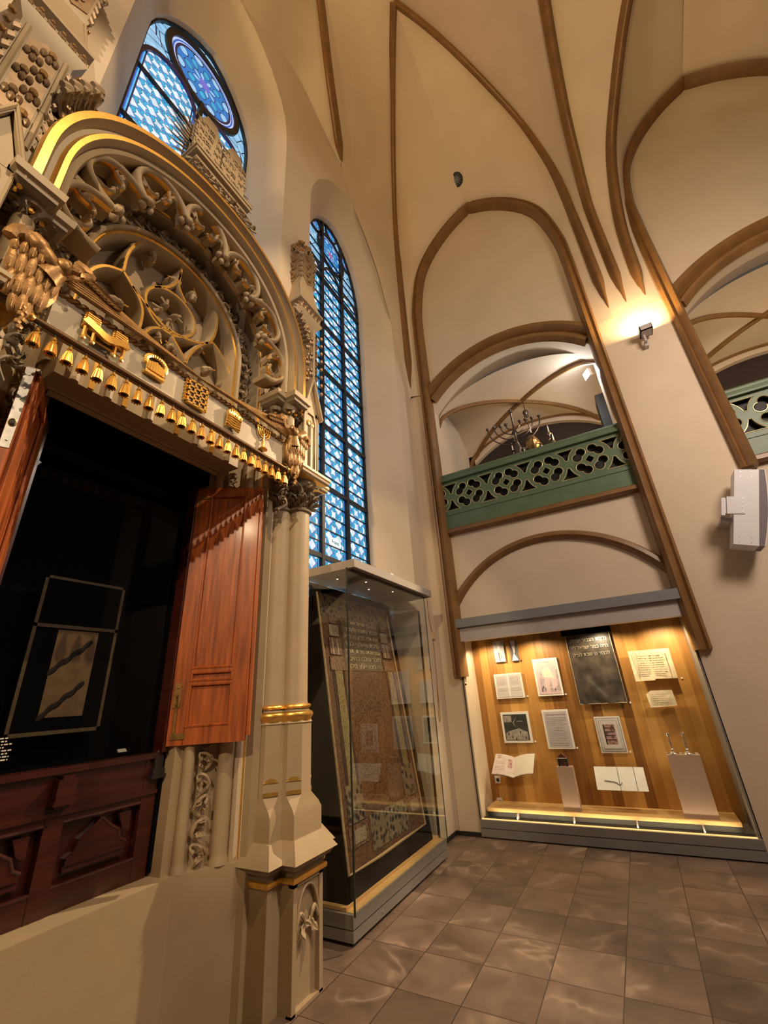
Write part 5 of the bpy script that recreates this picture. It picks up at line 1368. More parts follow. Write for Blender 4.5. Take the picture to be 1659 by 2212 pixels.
# coloured engraving
o, (a, b, c, d), Y = frame('framed_engraving', [c2(775, 430), c2(1190, 400), c2(1335, 1035), c2(895, 1065)], 'white framed pink and violet engraving of a street with people', 'framed engraving', border=.022)
MB().box((a, Y - .002, c), (b, Y, d)).build('tinted_sheet', simple('pink_wash', (.66, .50, .52), .7, var=.18, scale=5), o, smooth=0)
w, h = b - a, d - c; mb = MB()
mb.prism([(a + w * .12, c + h * .08), (a + w * .3, c + h * .08), (a + w * .34, c + h * .45), (a + w * .26, c + h * .6), (a + w * .12, c + h * .68)], 1, Y - .004, Y - .002)
mb.prism([(a + w * .9, c + h * .1), (b, c + h * .1), (b, c + h * .72), (a + w * .92, c + h * .7)], 1, Y - .004, Y - .002); mb.prism([(a + w * .55, c + h * .22), (a + w * .66, c + h * .22), (a + w * .65, c + h * .4), (a + w * .56, c + h * .4)], 1, Y - .004, Y - .002)
for k in range(16):
    x = a + w * random.uniform(.15, .92); z = c + h * random.uniform(.05, .16); mb.box((x, Y - .004, z), (x + w * .03, Y - .002, z + h * random.uniform(.04, .1)))
mb.box((a + w * .4, Y - .004, d - h * .07), (a + w * .7, Y - .002, d - h * .04))
mb.build('street_figures', VIOLET, o, smooth=0)
mb = MB().prism([(a + w * .3, c + h * .5), (a + w * .8, c + h * .45), (a + w * .7, c + h * .7), (a + w * .55, c + h * .8), (a + w * .3, c + h * .72)], 1, Y - .003, Y - .002); mb.build('bright_sky', simple('cream_wash', (.80, .70, .60), .7, var=.1), o, smooth=0)
# dark print
o, (a, b, c, d), Y = frame('framed_dark_print', [c3(235, 150), c3(710, 130), c3(805, 665), c3(320, 675)], 'white framed black print of a gabled building above a crowd', 'framed print', border=.03)
MB().box((a, Y - .002, c), (b, Y, d)).build('dark_sheet', simple('black_print', (.035, .037, .033), .5, var=.5, scale=16), o, smooth=0)
w, h = b - a, d - c; mb = MB()
mb.prism([(a + w * .02, c + h * .02), (b - w * .06, c + h * .02), (b - w * .04, c + h * .3), (a + w * .62, c + h * .46), (a + w * .2, c + h * .36), (a + w * .04, c + h * .28)], 1, Y - .003, Y - .002)
mb.prism([(a + w * .6, d - h * .06), (a + w * .38, c + h * .68), (a + w * .48, c + h * .5), (a + w * .42, c + h * .68)], 1, Y - .003, Y - .002)
mb.box((a + w * .56, Y - .003, c + h * .72), (a + w * .8, Y - .002, c + h * .74)); mb.box((a + w * .02, Y - .003, c + h * .7), (a + w * .35, Y - .002, d - h * .04))
mb.build('pale_tones', simple('grey_print_tone', (.32, .29, .27), .5, var=.4, scale=22), o, smooth=0)
mb = MB()
for x, z in ((.3, .12), (.45, .05), (.85, .1), (.65, .3), (.15, .25)): mb.ell((a + w * x, Y - .003, c + h * z), (.008, .001, .016), None, 8, 5)
mb.build('figures', DARKG, o, smooth=0)
# page of text
o, (a, b, c, d), Y = frame('framed_text_page', [c3(940, 110), c3(1385, 95), c3(1525, 770), c3(1065, 775)], 'white framed grey page of dense script, second from left in the middle row', 'framed page', border=.022)
p = MB().box((a, Y - .002, c), (b, Y, d)).build('script_page', simple('grey_script_page', (.50, .46, .50), .7, var=.08, scale=9), o, smooth=0)
mb = MB(); textlines(mb, a + .03, b - .01, d - .05, d - .02, Y - .002, 1, .05, .014); textlines(mb, a + .02, b - .01, c + .01, d - .06, Y - .002, 18, .2); mb.build('script_lines', INK, p, smooth=0)
# bordered coloured print
o, (a, b, c, d), Y = frame('framed_bordered_print', [c4(130, 985), c4(445, 970), c4(570, 1435), c4(230, 1435)], 'grey bordered frame round a small red and brown print, below the black curtain', 'framed print', border=.012)
for k, (e, m) in enumerate(((0, simple('grey_border', (.33, .31, .33), .6)), (.010, simple('pale_border', (.58, .54, .54), .6)), (.028, simple('grey_line', (.40, .37, .38), .6)), (.034, simple('pale_inner_border', (.60, .55, .54), .6)))):
    MB().box((a + e, Y - .0015 * (k + 1), c + e), (b - e, Y - .0015 * k, d - e)).build('mount_border', m, o, smooth=0)
w, h = b - a, d - c; x0, x1, z0, z1 = a + w * .26, b - w * .26, c + h * .22, d - h * .2
im = MB().box((x0, Y - .008, z0), (x1, Y - .006, z1)).build('colour_print', brocade('red_brown_print', (.03, .02, .02), (.20, .10, .09), (.38, .22, .20), 24, 0), o, smooth=0)
mb = MB().box((x0, Y - .009, z0), (x0 + .012, Y - .008, z1)); [mb.box((x0 + .012, Y - .009, z0 + (z1 - z0) * t), (x1 - .01, Y - .008, z0 + (z1 - z0) * t + .008)) for t in (.2, .42, .6, .8)]
mb.build('dark_tones', DARKG, im, smooth=0)

# ---- black curtain with lettering
def quad3(q, Y): return [at(a, b, 1, Y) for a, b in q]
x0, x1, z0, z1 = rect([c1(110, 330), c1(1080, 240), c1(1500, 1830), c1(440, 1890)], 6.25)
bc = empty('black_curtain', ((x0 + x1) / 2, 6.25, z0), 'black velvet curtain with three lines of silver Hebrew lettering, hanging in the wall case', 'curtain')
random.seed(9)
mb = MB()
def fold(u, v):
    t = 1 - v; k = max(0, t - .35)
    return Vector((x0 + (x1 - x0) * u, 6.25 - .006 * math.sin(10 * u + 7 * v * v) * k * 2 - .016 * math.sin(14 * (u * .8 + (1 - t) * 1.3)) * k * math.sin(PI * u) - .010 * math.sin(23 * (u + v)) * k * math.sin(PI * u), z0 + (z1 - z0) * v))
mb.grid(fold, 40, 60); mb.grid(lambda u, v: fold(u, v) + Vector((0, .02, 0)), 4, 4)
VELV = simple('black_worn_velvet', (.05, .038, .030), .42, var=.85, scale=7); VELV.node_tree.nodes['Principled BSDF'].inputs['Sheen Weight'].default_value = .35
mb.build('velvet', VELV, bc, smooth=60)
ed = MB(); P = [Vector((x0, 6.245, z1)), Vector((x0, 6.245, z0)), Vector((x1, 6.245, z0)), Vector((x1, 6.245, z1))]
for i in range(3): ed.tube([P[i], P[i + 1]], .0045, 6)
ed.build('silver_braid', simple('silver_braid', (.42, .37, .31), .45, metal=.5, var=.3, scale=60), bc)
MB().box((x0 - .04, 6.22, z1 - .01), (x1 + .03, 6.30, z1 + .07)).build('hanging_batten', BLACK, bc, smooth=0)
lt = MB()
for i, ln in enumerate(('נדבת הגביר יצחק', 'ה״ה כמר ישראל לוי', 'לכבוד ה׳ שבת לפ״ק')):
    lt = join(lt, text_mb(ln[::-1], .062, ((x0 + x1) / 2, 6.243, z1 - .085 - .088 * i), (1, 0, 0), (0, 0, 1), .002, (x1 - x0) * .82))
lt.build('silver_lettering', simple('silver_thread', (.62, .54, .44), .35, metal=.6, var=.3, scale=80), bc, smooth=0)

# ---- parchments
def sheet(name, pts, label, cat, mat, th=.006):
    o = empty(name, sum(pts, Vector()) / len(pts), label, cat)
    mb = MB(); n = len(pts); mb.add([tuple(p) for p in pts] + [tuple(p + Vector((0, th, 0))) for p in pts], [tuple(range(n)), tuple(range(2 * n - 1, n - 1, -1))] + [(i, (i + 1) % n, n + (i + 1) % n, n + i) for i in range(n)])
    mb.build('sheet', mat, o, smooth=0); return o
x0, x1, z0, z1 = rect([c4(550, 155), c4(1075, 115), c4(1190, 505), c4(665, 535)], 6.22)
o = sheet('large_parchment', [Vector((x0, 6.22, z1)), Vector((x1, 6.24, z1)), Vector((x1, 6.22, z0 + .01)), Vector((x0 + (x1 - x0) * .5, 6.20, z0 + .014)), Vector((x0 + (x1 - x0) * .45, 6.20, z0)), Vector((x0, 6.20, z0))], 'large yellowed parchment with faded columns of writing, upper right in the wall case', 'parchment', PARCH)
mb = MB(); w, h = x1 - x0, z1 - z0
for u in (.12, .88): mb.box((x0 + w * u, 6.198, z0 + .02), (x0 + w * u + .006, 6.2, z1 - .02))
textlines(mb, x0 + w * .16, x0 + w * .46, z0 + .05, z1 - .03, 6.199, 10); textlines(mb, x0 + w * .52, x0 + w * .84, z0 + .05, z1 - .03, 6.199, 10)
mb.build('faded_writing', simple('brown_faded_ink', (.48, .40, .29), .8, var=.2, scale=30), o, smooth=0)
x0, x1, z0, z1 = rect([c4(785, 650), c4(1115, 645), c4(1200, 850), c4(825, 862)], 6.22)
w, h = x1 - x0, z1 - z0
o = sheet('small_parchment', [Vector((x0, 6.22, z1 - h * .2)), Vector((x0 + w * .2, 6.22, z1)), Vector((x1 - .01, 6.22, z1)), Vector((x1, 6.22, z0 + .01)), Vector((x1 - w * .4, 6.20, z0 + .006)), Vector((x0 + .01, 6.20, z0))], 'small creased parchment scrap below the large parchment', 'parchment', PARCH)
mb = MB(); textlines(mb, x0 + w * .15, x1 - w * .12, z0 + .03, z1 - .03, 6.199, 5); mb.build('faded_writing', simple('pale_brown_ink', (.54, .45, .32), .8, var=.2, scale=30), o, smooth=0)
# white open documents on a sloping rest
P = [at(*c4(140, 1605), 1, 6.16), at(*c4(755, 1615), 1, 6.16), at(*c4(825, 1925), 1, 6.04), at(*c4(165, 1895), 1, 6.04)]
zt, zb = (P[0].z + P[1].z) / 2, (P[2].z + P[3].z) / 2; xl, xr = (P[0].x + P[3].x) / 2, (P[1].x + P[2].x) / 2
o = sheet('open_white_document', [Vector((xl, 6.16, zt)), Vector((xr, 6.16, zt)), Vector((xr, 6.04, zb)), Vector((xl, 6.04, zb))], 'open white document folded in three, low in the middle of the wall case', 'document', simple('bright_paper', (.86, .84, .80), .7, var=.05, scale=10))
sl = lambda u, v, d=0: Vector((xl + (xr - xl) * u, 6.04 + .12 * v - d, zb + (zt - zb) * v + d * .4))
mb = MB()
for u in (.475, .80): mb.tube([sl(u, 0, .003), sl(u, 1, .003)], .0025, 5)
mb.tube(crv([sl(.18, .40, .006), sl(.30, .37, .006), sl(.40, .34, .006), sl(.44, .27, .006), sl(.5, .26, .006), sl(.52, .34, .006)], 5), .004, 6)
mb.build('fold_lines', simple('grey_ribbon', (.16, .15, .15), .7), o, smooth=40)
mb = MB(); mb.hexa([sl(-.02, -.02, -.012), sl(1.02, -.02, -.012), sl(1.02, -.02, -.006), sl(-.02, -.02, -.006), sl(-.02, 1, -.012), sl(1.02, 1, -.012), sl(1.02, 1, -.006), sl(-.02, 1, -.006)]); mb.box((xl + .2, 6.10, (zb + zt) / 2 - .1), (xr - .2, 6.30, (zb + zt) / 2 - .09))
mb.build('clear_rest', GLASSM, o, smooth=0)
# open book
bk_ = empty('open_book', at(*c3(455, 1250), 1, 6.03), 'open book with a red tinted page on a bracket, low at left', 'book')
G0, G1 = at(*c3(490, 915), 1, 6.12), at(*c3(455, 1250), 1, 6.0)
LT, LB = at(*c3(165, 855), 1, 6.06), at(*c3(95, 1190), 1, 5.93); RT, RB = at(*c3(830, 850), 1, 6.10), at(*c3(800, 1180), 1, 5.97)
def page(a, b, c, d, name, mat, dn=.0, th=.012):
    mb = MB(); f = lambda u, v: (a.lerp(b, u)).lerp(d.lerp(c, u), 1 - v) + Vector((0, -.4, .6)) * (.022 * math.sin(PI * u) + dn)
    mb.grid(f, 8, 4)
    A = [f(i / 8, 0) for i in range(9)] + [f(1, j / 4) for j in range(1, 5)] + [f(1 - i / 8, 1) for i in range(1, 9)] + [f(0, 1 - j / 4) for j in range(1, 4)]
    mb.rings([A, [p + Vector((0, .5, -.8)) * th for p in A]], True, False)
    mb.add([tuple(p + Vector((0, .5, -.8)) * th) for p in A], [tuple(range(len(A)))])
    return mb.build(name, mat, bk_, smooth=30)
PINK = simple('pink_tinted_page', (.80, .66, .60), .7, var=.12, scale=14)
pg = page(LT, G0, G1, LB, 'left_page', PINK); page(G0, RT, RB, G1, 'right_page', simple('cream_page', (.82, .74, .64), .7, var=.05))
mb = MB(); f = lambda u, v: (LT.lerp(G0, u)).lerp(LB.lerp(G1, u), 1 - v) + Vector((0, -.4, .6)) * (.022 * math.sin(PI * u) + .004)
mb.grid(lambda u, v: f(.72 + .2 * u, .38 + .42 * v), 3, 3); mb.grid(lambda u, v: f(.18 + .15 * u, .78 + .16 * v), 3, 3)
mb.build('red_illustration', brocade('red_page_print', (.30, .07, .08), (.52, .20, .20), (.62, .40, .36), 30, 0), pg, smooth=0)
mb = MB(); [mb.grid((lambda q: (lambda u, v: f(.1 + .5 * u, .1 + .085 * q + .02 * v)))(q), 2, 1) for q in (1, 2, 3, 5, 6)]; mb.build('print_lines', simple('pale_print_line', (.62, .50, .47), .7), pg, smooth=0)
page(LT, G0, G1, LB, 'book_cover', simple('black_cover', (.015, .013, .013), .5), -.018, .010); page(G0, RT, RB, G1, 'book_cover', simple('brown_cover', (.10, .05, .03), .5), -.018, .008)
mb = MB().box((LB.x + .1, 6.02, LB.z - .02), (LB.x + .28, 6.305, LB.z - .005)); mb.build('bracket_shelf', CASEL, bk_, smooth=0)

# ---- plinths with objects
def plinth(tl, tr, bl, br, label, dep):
    b0, b1 = at(*bl, 2, .269), at(*br, 2, .269); y = max(5.96, min(6.1, (b0.y + b1.y) / 2)); x0 = at(*bl, 1, y).x; x1 = at(*br, 1, y).x; z = (at(*tl, 1, y).z + at(*tr, 1, y).z) / 2
    o = MB().box((x0, y, .269), (x1, y + dep, z)).build('frosted_plinth', ACRYL, smooth=0, origin=((x0 + x1) / 2, y, .269)); tag(o, label, 'plinth', 'frosted plinths in the wall case')
    return x0, x1, y, z
a, b, y, z = plinth(c3(1190, 1085), c3(1515, 1080), c3(1350, 1890), c3(1640, 1910), 'narrow frosted plinth carrying the small model porch', .12)
xm = (a + b) / 2 - .012; yy = y + .06
o = empty('model_porch', (xm, yy, z), 'small dark model porch with red pitched roof on the narrow plinth', 'model')
w_ = .052; mb = MB().prism([(xm - w_ * 1.15, z + .088), (xm + w_ * 1.15, z + .088), (xm, z + .135)], 1, yy - .035, yy + .035); mb.build('roof', simple('dark_red_roof', (.14, .035, .022), .5), o, smooth=0)
MB().box((xm - w_ * 1.1, yy - .037, z + .082), (xm + w_ * 1.1, yy - .033, z + .09)).build('white_eaves', PAPER, o, smooth=0)
for x in (-1, 1):
    for q in (-.028, .022): MB().tube([(xm + x * w_ * .85, yy + q, z), (xm + x * w_ * .85, yy + q, z + .085)], .007, 8).build('post', DARKG, o)
MB().box((xm - w_, yy + .026, z), (xm + w_, yy + .034, z + .085)).build('back_wall', simple('brown_model_wall', (.16, .085, .045), .6), o, smooth=0)
a, b, y, z = plinth(c8(1140, 882), c8(1310, 880), c8(1240, 1225), c8(1420, 1230), 'tall wide frosted plinth carrying the two silver candlesticks', .2)
for i, (px, py) in enumerate((c4(1130, 1440), c4(1320, 1440))):
    p = at(px, py, 1, y + .06); x = p.x
    o = empty('silver_candlestick', (x, y + .06, z), ('left' if i == 0 else 'right') + ' one of two silver candlesticks on the wide plinth', 'candlestick', 'silver candlesticks on the plinth')
    MB().lathe([(.060, .0), (.062, .008), (.054, .018), (.026, .026), (.02, .032), (.014, .036)], (x, y + .06, z), 20).build('foot', SILVER, o)
    MB().lathe([(.009, .036), (.015, .048), (.008, .06), (.008, .085), (.016, .10), (.016, .106), (.008, .118), (.007, .16), (.011, .168)], (x, y + .06, z), 16).build('stem', SILVER, o)
    MB().lathe([(.008, .168), (.017, .178), (.019, .20), (.017, .202), (.012, .19)], (x, y + .06, z), 16).build('candle_cup', SILVER, o)
# number discs
dk = MB().lathe([(.012, 0), (.012, -.006), (.009, -.009)], (0, 0, 0), 14, (0, 1, 0)).mesh('number_disc', PAPER, 40)
dkb = MB().lathe([(.010, 0), (.010, -.006), (.008, -.008)], (0, 0, 0), 14, (0, 1, 0)).mesh('number_disc_dark', DARKG, 40)
for (px, py), lab, me in ((c2(600, 455), 'small black disc beside the dark narrow photograph', dkb), (c2(705, 1060), 'small cream disc beside the framed pair of pages', dk), (c2(1360, 1025), 'small cream disc beside the pink engraving', dk), (c3(840, 645), 'small cream disc beside the black print', dk), (c3(1555, 755), 'small cream disc beside the framed page of script', dk), (c1(1570, 1845), 'small cream disc beside the foot of the black curtain', dk), (c4(590, 1420), 'small cream disc beside the grey bordered frame', dk), (c4(1240, 495), 'small cream disc beside the large parchment', dk)):
    o = bpy.data.objects.new('number_disc', me); COL.objects.link(o); o.location = at(px, py, 1, 6.304); tag(o, lab, 'disc', 'number discs on the oak back')
for (px, py), lab in ((c3(200, 1295), 'white socket on the oak back right below the open book'), (c3(238, 1670), 'white socket low on the oak back just above the shelf')):
    p = at(px, py, 1, 6.30); o = empty('wall_socket', p, lab, 'socket', 'sockets in the wall case')
    MB().box((p.x - .035, 6.296, p.z - .04), (p.x + .035, 6.306, p.z + .04)).build('cover_plate', WHITE, o, smooth=0); MB().box((p.x - .018, 6.293, p.z - .02), (p.x + .018, 6.297, p.z + .015)).build('socket_face', DARKG, o, smooth=0)

# ================================================================== gallery railings
rl_ = empty('gallery_railing', (XA, 5.85, 3.87), 'green pierced gallery railing with gilt edges and circles, above the wall case', 'railing', 'pierced green gallery railings')
X0, X1, YR = XA - 1.335, XA + 1.335, 5.845
MB().sweep([(X0, YR, 4.75), (X1, YR, 4.75)], [(-.07, -.06), (-.07, .02), (-.045, .035), (-.02, .03), (.0, .05), (.03, .055), (.045, .075), (.07, .07), (.07, -.06)], flat_nor, closed=True).build('handrail', GREEN, rl_, smooth=35)
MB().box((X0, YR - .03, 3.885), (X1, YR + .05, 4.10)).box((X0, YR - .04, 4.10), (X1, YR + .05, 4.145)).build('bottom_board', GREEN, rl_, smooth=0)
MB().box((X0, YR + .055, 3.9), (X1, YR + .075, 4.8)).build('shade_backing', DARKG, rl_, smooth=0)  # black sheet added so the shaded interior behind the holes reads dark
MB().box((X0, YR - .02, 4.665), (X1, YR + .05, 4.69)).build('top_fillet', GREEN, rl_, smooth=0)
ZC, RO = 4.405, .277
CX = [-.99 + .579 * k for k in range(-3, 5)]
def clipx(P):
    def cut(P, keep):
        o = []
        for i in range(len(P)):
            p, q = P[i], P[(i + 1) % len(P)]; fp, fq = keep(p), keep(q)
            if fp >= 0: o.append(p)
            if (fp >= 0) != (fq >= 0): o.append((p[0] + (q[0] - p[0]) * fp / (fp - fq), p[1] + (q[1] - p[1]) * fp / (fp - fq)))
        return o
    P = cut(P, lambda p: p[0] - X0 - .012); return cut(P, lambda p: X1 - .012 - p[0]) if P else P
def bilobe(cx, phi):
    rc, ro = .162, .065; A_ = [(rc * math.cos(phi + e), rc * math.sin(phi + e)) for e in (-.29, .29)]
    mx, my = (A_[0][0] + A_[1][0]) / 2, (A_[0][1] + A_[1][1]) / 2; dx, dy = A_[1][0] - A_[0][0], A_[1][1] - A_[0][1]; dd = math.hypot(dx, dy); half = math.acos(dd / 2 / ro); b0 = math.atan2(dy, dx); P = []
    for c, base in ((A_[1], b0), (A_[0], b0 + PI)):
        n = 18; st = PI - half
        for i in range(n + 1):
            t = base - st + 2 * st * i / n; P.append((cx + c[0] + ro * math.cos(t), ZC + c[1] + ro * math.sin(t)))
    return P
panels = []
for cx in CX:
    holes = [bilobe(cx, PI / 4 + .12 + PI / 2 * q) for q in range(4)] + [[(cx + .064 * math.cos(PI / 2 * q), ZC + .064 * math.sin(PI / 2 * q)) for q in range(4)]]
    for sg in (1, -1):
        x2 = cx + .579; P = []
        for i in range(13):
            t = math.radians(54 - 42 * i / 12); P.append((cx + RO * math.cos(t), ZC + sg * RO * math.sin(t)))
        for i in range(13):
            t = math.radians(12 + 42 * i / 12); P.append((x2 - RO * math.cos(t), ZC + sg * RO * math.sin(t)))
        holes.append(P)
    holes = [h for h in (clipx(h) for h in holes) if len(h) > 2 and abs(sum(h[i - 1][0] * h[i][1] - h[i][0] * h[i - 1][1] for i in range(len(h)))) > .002]
    a0, a1 = max(X0, cx), min(X1, cx + .579)
    panels.append(holes)
cu_ = bpy.data.curves.new('pierced_panel', 'CURVE'); cu_.dimensions = '2D'; cu_.fill_mode = 'BOTH'; cu_.extrude = .022
def spl(P):
    q = cu_.splines.new('POLY'); q.points.add(len(P) - 1); q.use_cyclic_u = True
    for i, p in enumerate(P): q.points[i].co = (p[0], p[1], 0, 1)
spl([(X0, 4.14), (X1, 4.14), (X1, 4.67), (X0, 4.67)])
for hs in panels:
    for h in hs: spl(h)
tmp = bpy.data.objects.new('pierced_panel', cu_); COL.objects.link(tmp)
me_ = bpy.data.meshes.new_from_object(tmp.evaluated_get(bpy.context.evaluated_depsgraph_get()))
mb = MB().add([(v.co.x, YR - v.co.z, v.co.y) for v in me_.vertices], [tuple(p.vertices) for p in me_.polygons])
bpy.data.objects.remove(tmp); bpy.data.curves.remove(cu_); bpy.data.meshes.remove(me_)
mb.build('pierced_panel', GREEN, rl_, smooth=0)
for hs in panels:
    for h in hs: MB().tube([(p[0], YR - .022, p[1]) for p in h], .0065, 5, 0, loop=True).build('gilt_hole_edge', GILT, rl_)
rr = rl_.copy(); COL.objects.link(rr); rr.location.x += BAY; rr['label'] = 'green pierced gallery railing at the far right, cut by the picture edge'
for ch in list(rl_.children):
    c = ch.copy(); COL.objects.link(c); c.parent = rr

# ---- standing lampstand behind the railing and the hanging chandelier
BRONZED = simple('dark_lamp_bronze', (.13, .10, .085), .3, metal=.8, var=.25, scale=20)
mn = empty('branched_lampstand', (-.76, 6.15, 3.95), 'tall dark metal branched lampstand with star-like cups standing behind the gallery railing', 'lampstand')
MB().lathe([(.16, 3.95), (.16, 3.98), (.06, 4.05), (.03, 4.2), (.028, 4.75), (.05, 4.8), (.03, 4.86), (.055, 4.93), (.055, 4.97), (.03, 5.03), (.05, 5.1), (.024, 5.18), (.024, 5.33), (.05, 5.38), (.02, 5.44), (.014, 5.55), (.014, 5.72), (.02, 5.76)], (-.76, 6.15, 0), 16).build('stem', BRONZED, mn)
for i, (r, yo) in enumerate(((.11, .02), (.20, .04), (.30, .06), (.41, .08))):
    path = [Vector((-.76 + r * math.cos(a), 6.15, 5.50 + .0 * i + r * .92 * math.sin(a))) for a in [PI + PI * k / 24 for k in range(25)]]
    path = [Vector((p.x, p.y + .12 * (p.x + .76), p.z + .04)) for p in path]
    MB().tube(path, .011, 8).build('branch', BRONZED, mn)
    for e in (0, -1):
        p = path[e]; mb = MB().lathe([(.008, 0), (.022, .008), (.014, .02), (.020, .045), (.008, .05)], p, 10)
        for k in range(5): mb.ell(p + Vector((.026 * math.cos(2 * PI * k / 5), .026 * math.sin(2 * PI * k / 5), .035)), .009, None, 6, 4)
        mb.build('lamp_cup', BRONZED, mn)
mb = MB().lathe([(.01, 0), (.03, .01), (.018, .025), (.026, .055), (.006, .06)], (-.76, 6.15, 5.76), 10)
for k in range(5): mb.ell((-.76 + .03 * math.cos(2 * PI * k / 5), 6.15 + .03 * math.sin(2 * PI * k / 5), 5.805), .011, None, 6, 4)
mb.build('lamp_cup', BRONZED, mn)
ch_ = empty('hanging_chandelier', (-.63, 7.3, 6.7), 'dark chandelier with pale candles hanging from the gallery vault', 'chandelier')
MB().tube([(-.63, 7.3, 6.72), (-.63, 7.3, 5.9)], .008, 6).build('hanging_rod', BRONZED, ch_)
MB().lathe([(.02, 6.5), (.05, 6.47), (.055, 6.43), (.03, 6.38), (.05, 6.36), (.012, 6.3)], (-.63, 7.3, 0), 12).build('rod_ornament', BRONZED, ch_)
MB().lathe([(.01, 5.95), (.05, 5.9), (.12, 5.78), (.13, 5.70), (.08, 5.62), (.03, 5.58), (.04, 5.54), (.01, 5.5)], (-.63, 7.3, 0), 16).build('body', BRASS, ch_)
CAND = simple('ivory_candle', (.80, .74, .62), .5)
for k in range(7):
    a = 2 * PI * k / 7 + .35; d = Vector((math.cos(a), math.sin(a), 0)); c = Vector((-.63, 7.3, 0)); R_ = .38
    MB().tube(crv([c + d * .1 + Vector((0, 0, 5.68)), c + d * .22 + Vector((0, 0, 5.60)), c + d * R_ * .95 + Vector((0, 0, 5.63)), c + d * R_ + Vector((0, 0, 5.72))], 5), .010, 6).build('arm', BRONZED, ch_)
    o = MB().lathe([(.035, 5.72), (.03, 5.735), (.012, 5.74)], c + d * R_, 10).build('drip_pan', BRONZED, ch_)
    MB().lathe([(.011, 5.74), (.011, 5.86), (.006, 5.88), (.001, 5.91)], c + d * R_, 8).build('candle', CAND, o)
# dark box at the right end of the gallery
tag(MB().box((.56, 7.2, 3.95), (.72, 7.6, 6.25)).build('dark_cabinet', DARKG, smooth=0, origin=(.64, 7.4, 3.95)), 'dark upright cabinet at the right end inside the lit gallery', 'cabinet')
# floodlight
FP = at(1270, 809, 1, 6.62)
fl_ = empty('gallery_floodlight', FP, 'small dazzling white floodlight at the right side of the gallery arch', 'floodlight')
fd = Vector((-.75, -.62, -.15)).normalized(); fu = Vector((-.55, .83, 0)).normalized(); fw = fd.cross(fu).normalized()
MB().obox(FP, fu * .075, fw * .065, fd * .03).build('lamp_housing', WHITE, fl_, smooth=0)
MB().tube([FP - fd * .03, FP - fd * .06 + Vector((.06, .02, 0)), Vector((.77, FP.y + .05, FP.z))], .012, 8).build('bracket_arm', WHITE, fl_)
MB().obox(FP + fd * .033, fu * .066, fw * .056, fd * .003).build('lit_lens', emis('floodlight_lens', (1, .97, .95), 60), fl_, smooth=0)
# uplight on the pilaster
ul = empty('uplight_wall_lamp', (1.27, 5.75, 5.78), 'small grey box uplight on a bracket on the pilaster between the arches', 'uplight')
mb = MB().box((1.195, 5.57, 5.94), (1.345, 5.73, 5.955)).box((1.195, 5.57, 5.94), (1.345, 5.58, 6.03)).box((1.195, 5.72, 5.94), (1.345, 5.73, 6.03)).box((1.195, 5.57, 5.94), (1.205, 5.73, 6.03)).box((1.335, 5.57, 5.94), (1.345, 5.73, 6.03))
mb.build('lamp_box', CASEL, ul, smooth=0)
MB().box((1.215, 5.72, 5.79), (1.26, 5.80, 5.86)).box((1.225, 5.66, 5.83), (1.25, 5.73, 5.94)).build('wall_bracket', CASEL, ul, smooth=0)
# round vent in the vault
d = Vector(ray(987, 388)).normalized(); hit, nrm, _, _ = bvh.ray_cast(Vector(CAM), d)
if nrm.dot(d) > 0: nrm = -nrm
vt = empty('round_vent', hit, 'small round black vent grille in the vault above the gallery arch', 'vent')
q = nrm.to_track_quat('Z', 'Y').to_matrix(); U_, V_ = q @ Vector((1, 0, 0)), q @ Vector((0, 1, 0))
MB().lathe([(.115, -.02), (.125, .012), (.11, .016)], hit, 20, nrm).build('vent_disc', DARKG, vt)
mb = MB()
for k in range(6):
    a = PI * k / 6; e = U_ * math.cos(a) + V_ * math.sin(a); mb.tube([hit + nrm * .019 - e * .1, hit + nrm * .019 + e * .1], .005, 5)
mb.tube([hit + nrm * .019 + (U_ * math.cos(2 * PI * i / 20) + V_ * math.sin(2 * PI * i / 20)) * .05 for i in range(20)], .005, 5, 0, loop=True)
mb.build('vent_bars', simple('vent_bar_grey', (.22, .24, .24), .5), vt)

# ---- white column loudspeaker on its bracket
sp_ = empty('white_loudspeaker', (1.55, 5.6, 3.2), 'white wall loudspeaker with curved dark grille on a bracket, at the right edge', 'loudspeaker')
yf = 5.46; A_, B_, C_, D_ = (at(1586, 1017, 1, yf), at(1639.5, 1010.6, 1, yf), at(1639.5, 1180.3, 1, yf), at(1585, 1174, 1, yf))
cen = (A_ + B_ + C_ + D_) / 4; ux = ((B_ - A_) + (C_ - D_)).normalized(); uz = ((A_ - D_) + (B_ - C_)).normalized(); ux = (ux - uz * ux.dot(uz)).normalized()
hw_, hh_ = ((B_ - A_).length + (C_ - D_).length) / 4, ((A_ - D_).length + (B_ - C_).length) / 4; yv = Vector((0, 1, 0))
Q = lambda a, b, y: cen + ux * a * hw_ + uz * b * hh_ + yv * y
mb = MB().hexa([Q(-1, -1, 0), Q(1, -1, 0), Q(1, -1, .22), Q(-1, -1, .22), Q(-1, 1, 0), Q(1, 1, 0), Q(1, 1, .22), Q(-1, 1, .22)]); mb.build('cabinet', WHITE, sp_, smooth=0)
mb = MB(); rg = []
for k in range(13):
    b = -1 + k / 6; bow = 1.42 + .26 * (1 - b * b); rg.append([Q(1.0, b, .004), Q(bow, b, .004), Q(bow, b, .216), Q(1.0, b, .216)])
mb.rings(rg); mb.build('curved_grille', GRILLE, sp_, smooth=0)
mb = MB(); rg = []
for k in range(13):
    b = -1 + k / 6; bow = 1.42 + .26 * (1 - b * b); rg.append([Q(bow, b, .0), Q(bow + .07, b, .0), Q(bow + .07, b, .22), Q(bow, b, .22)])
mb.rings(rg); mb.build('grille_trim', WHITE, sp_, smooth=0)
mb = MB()
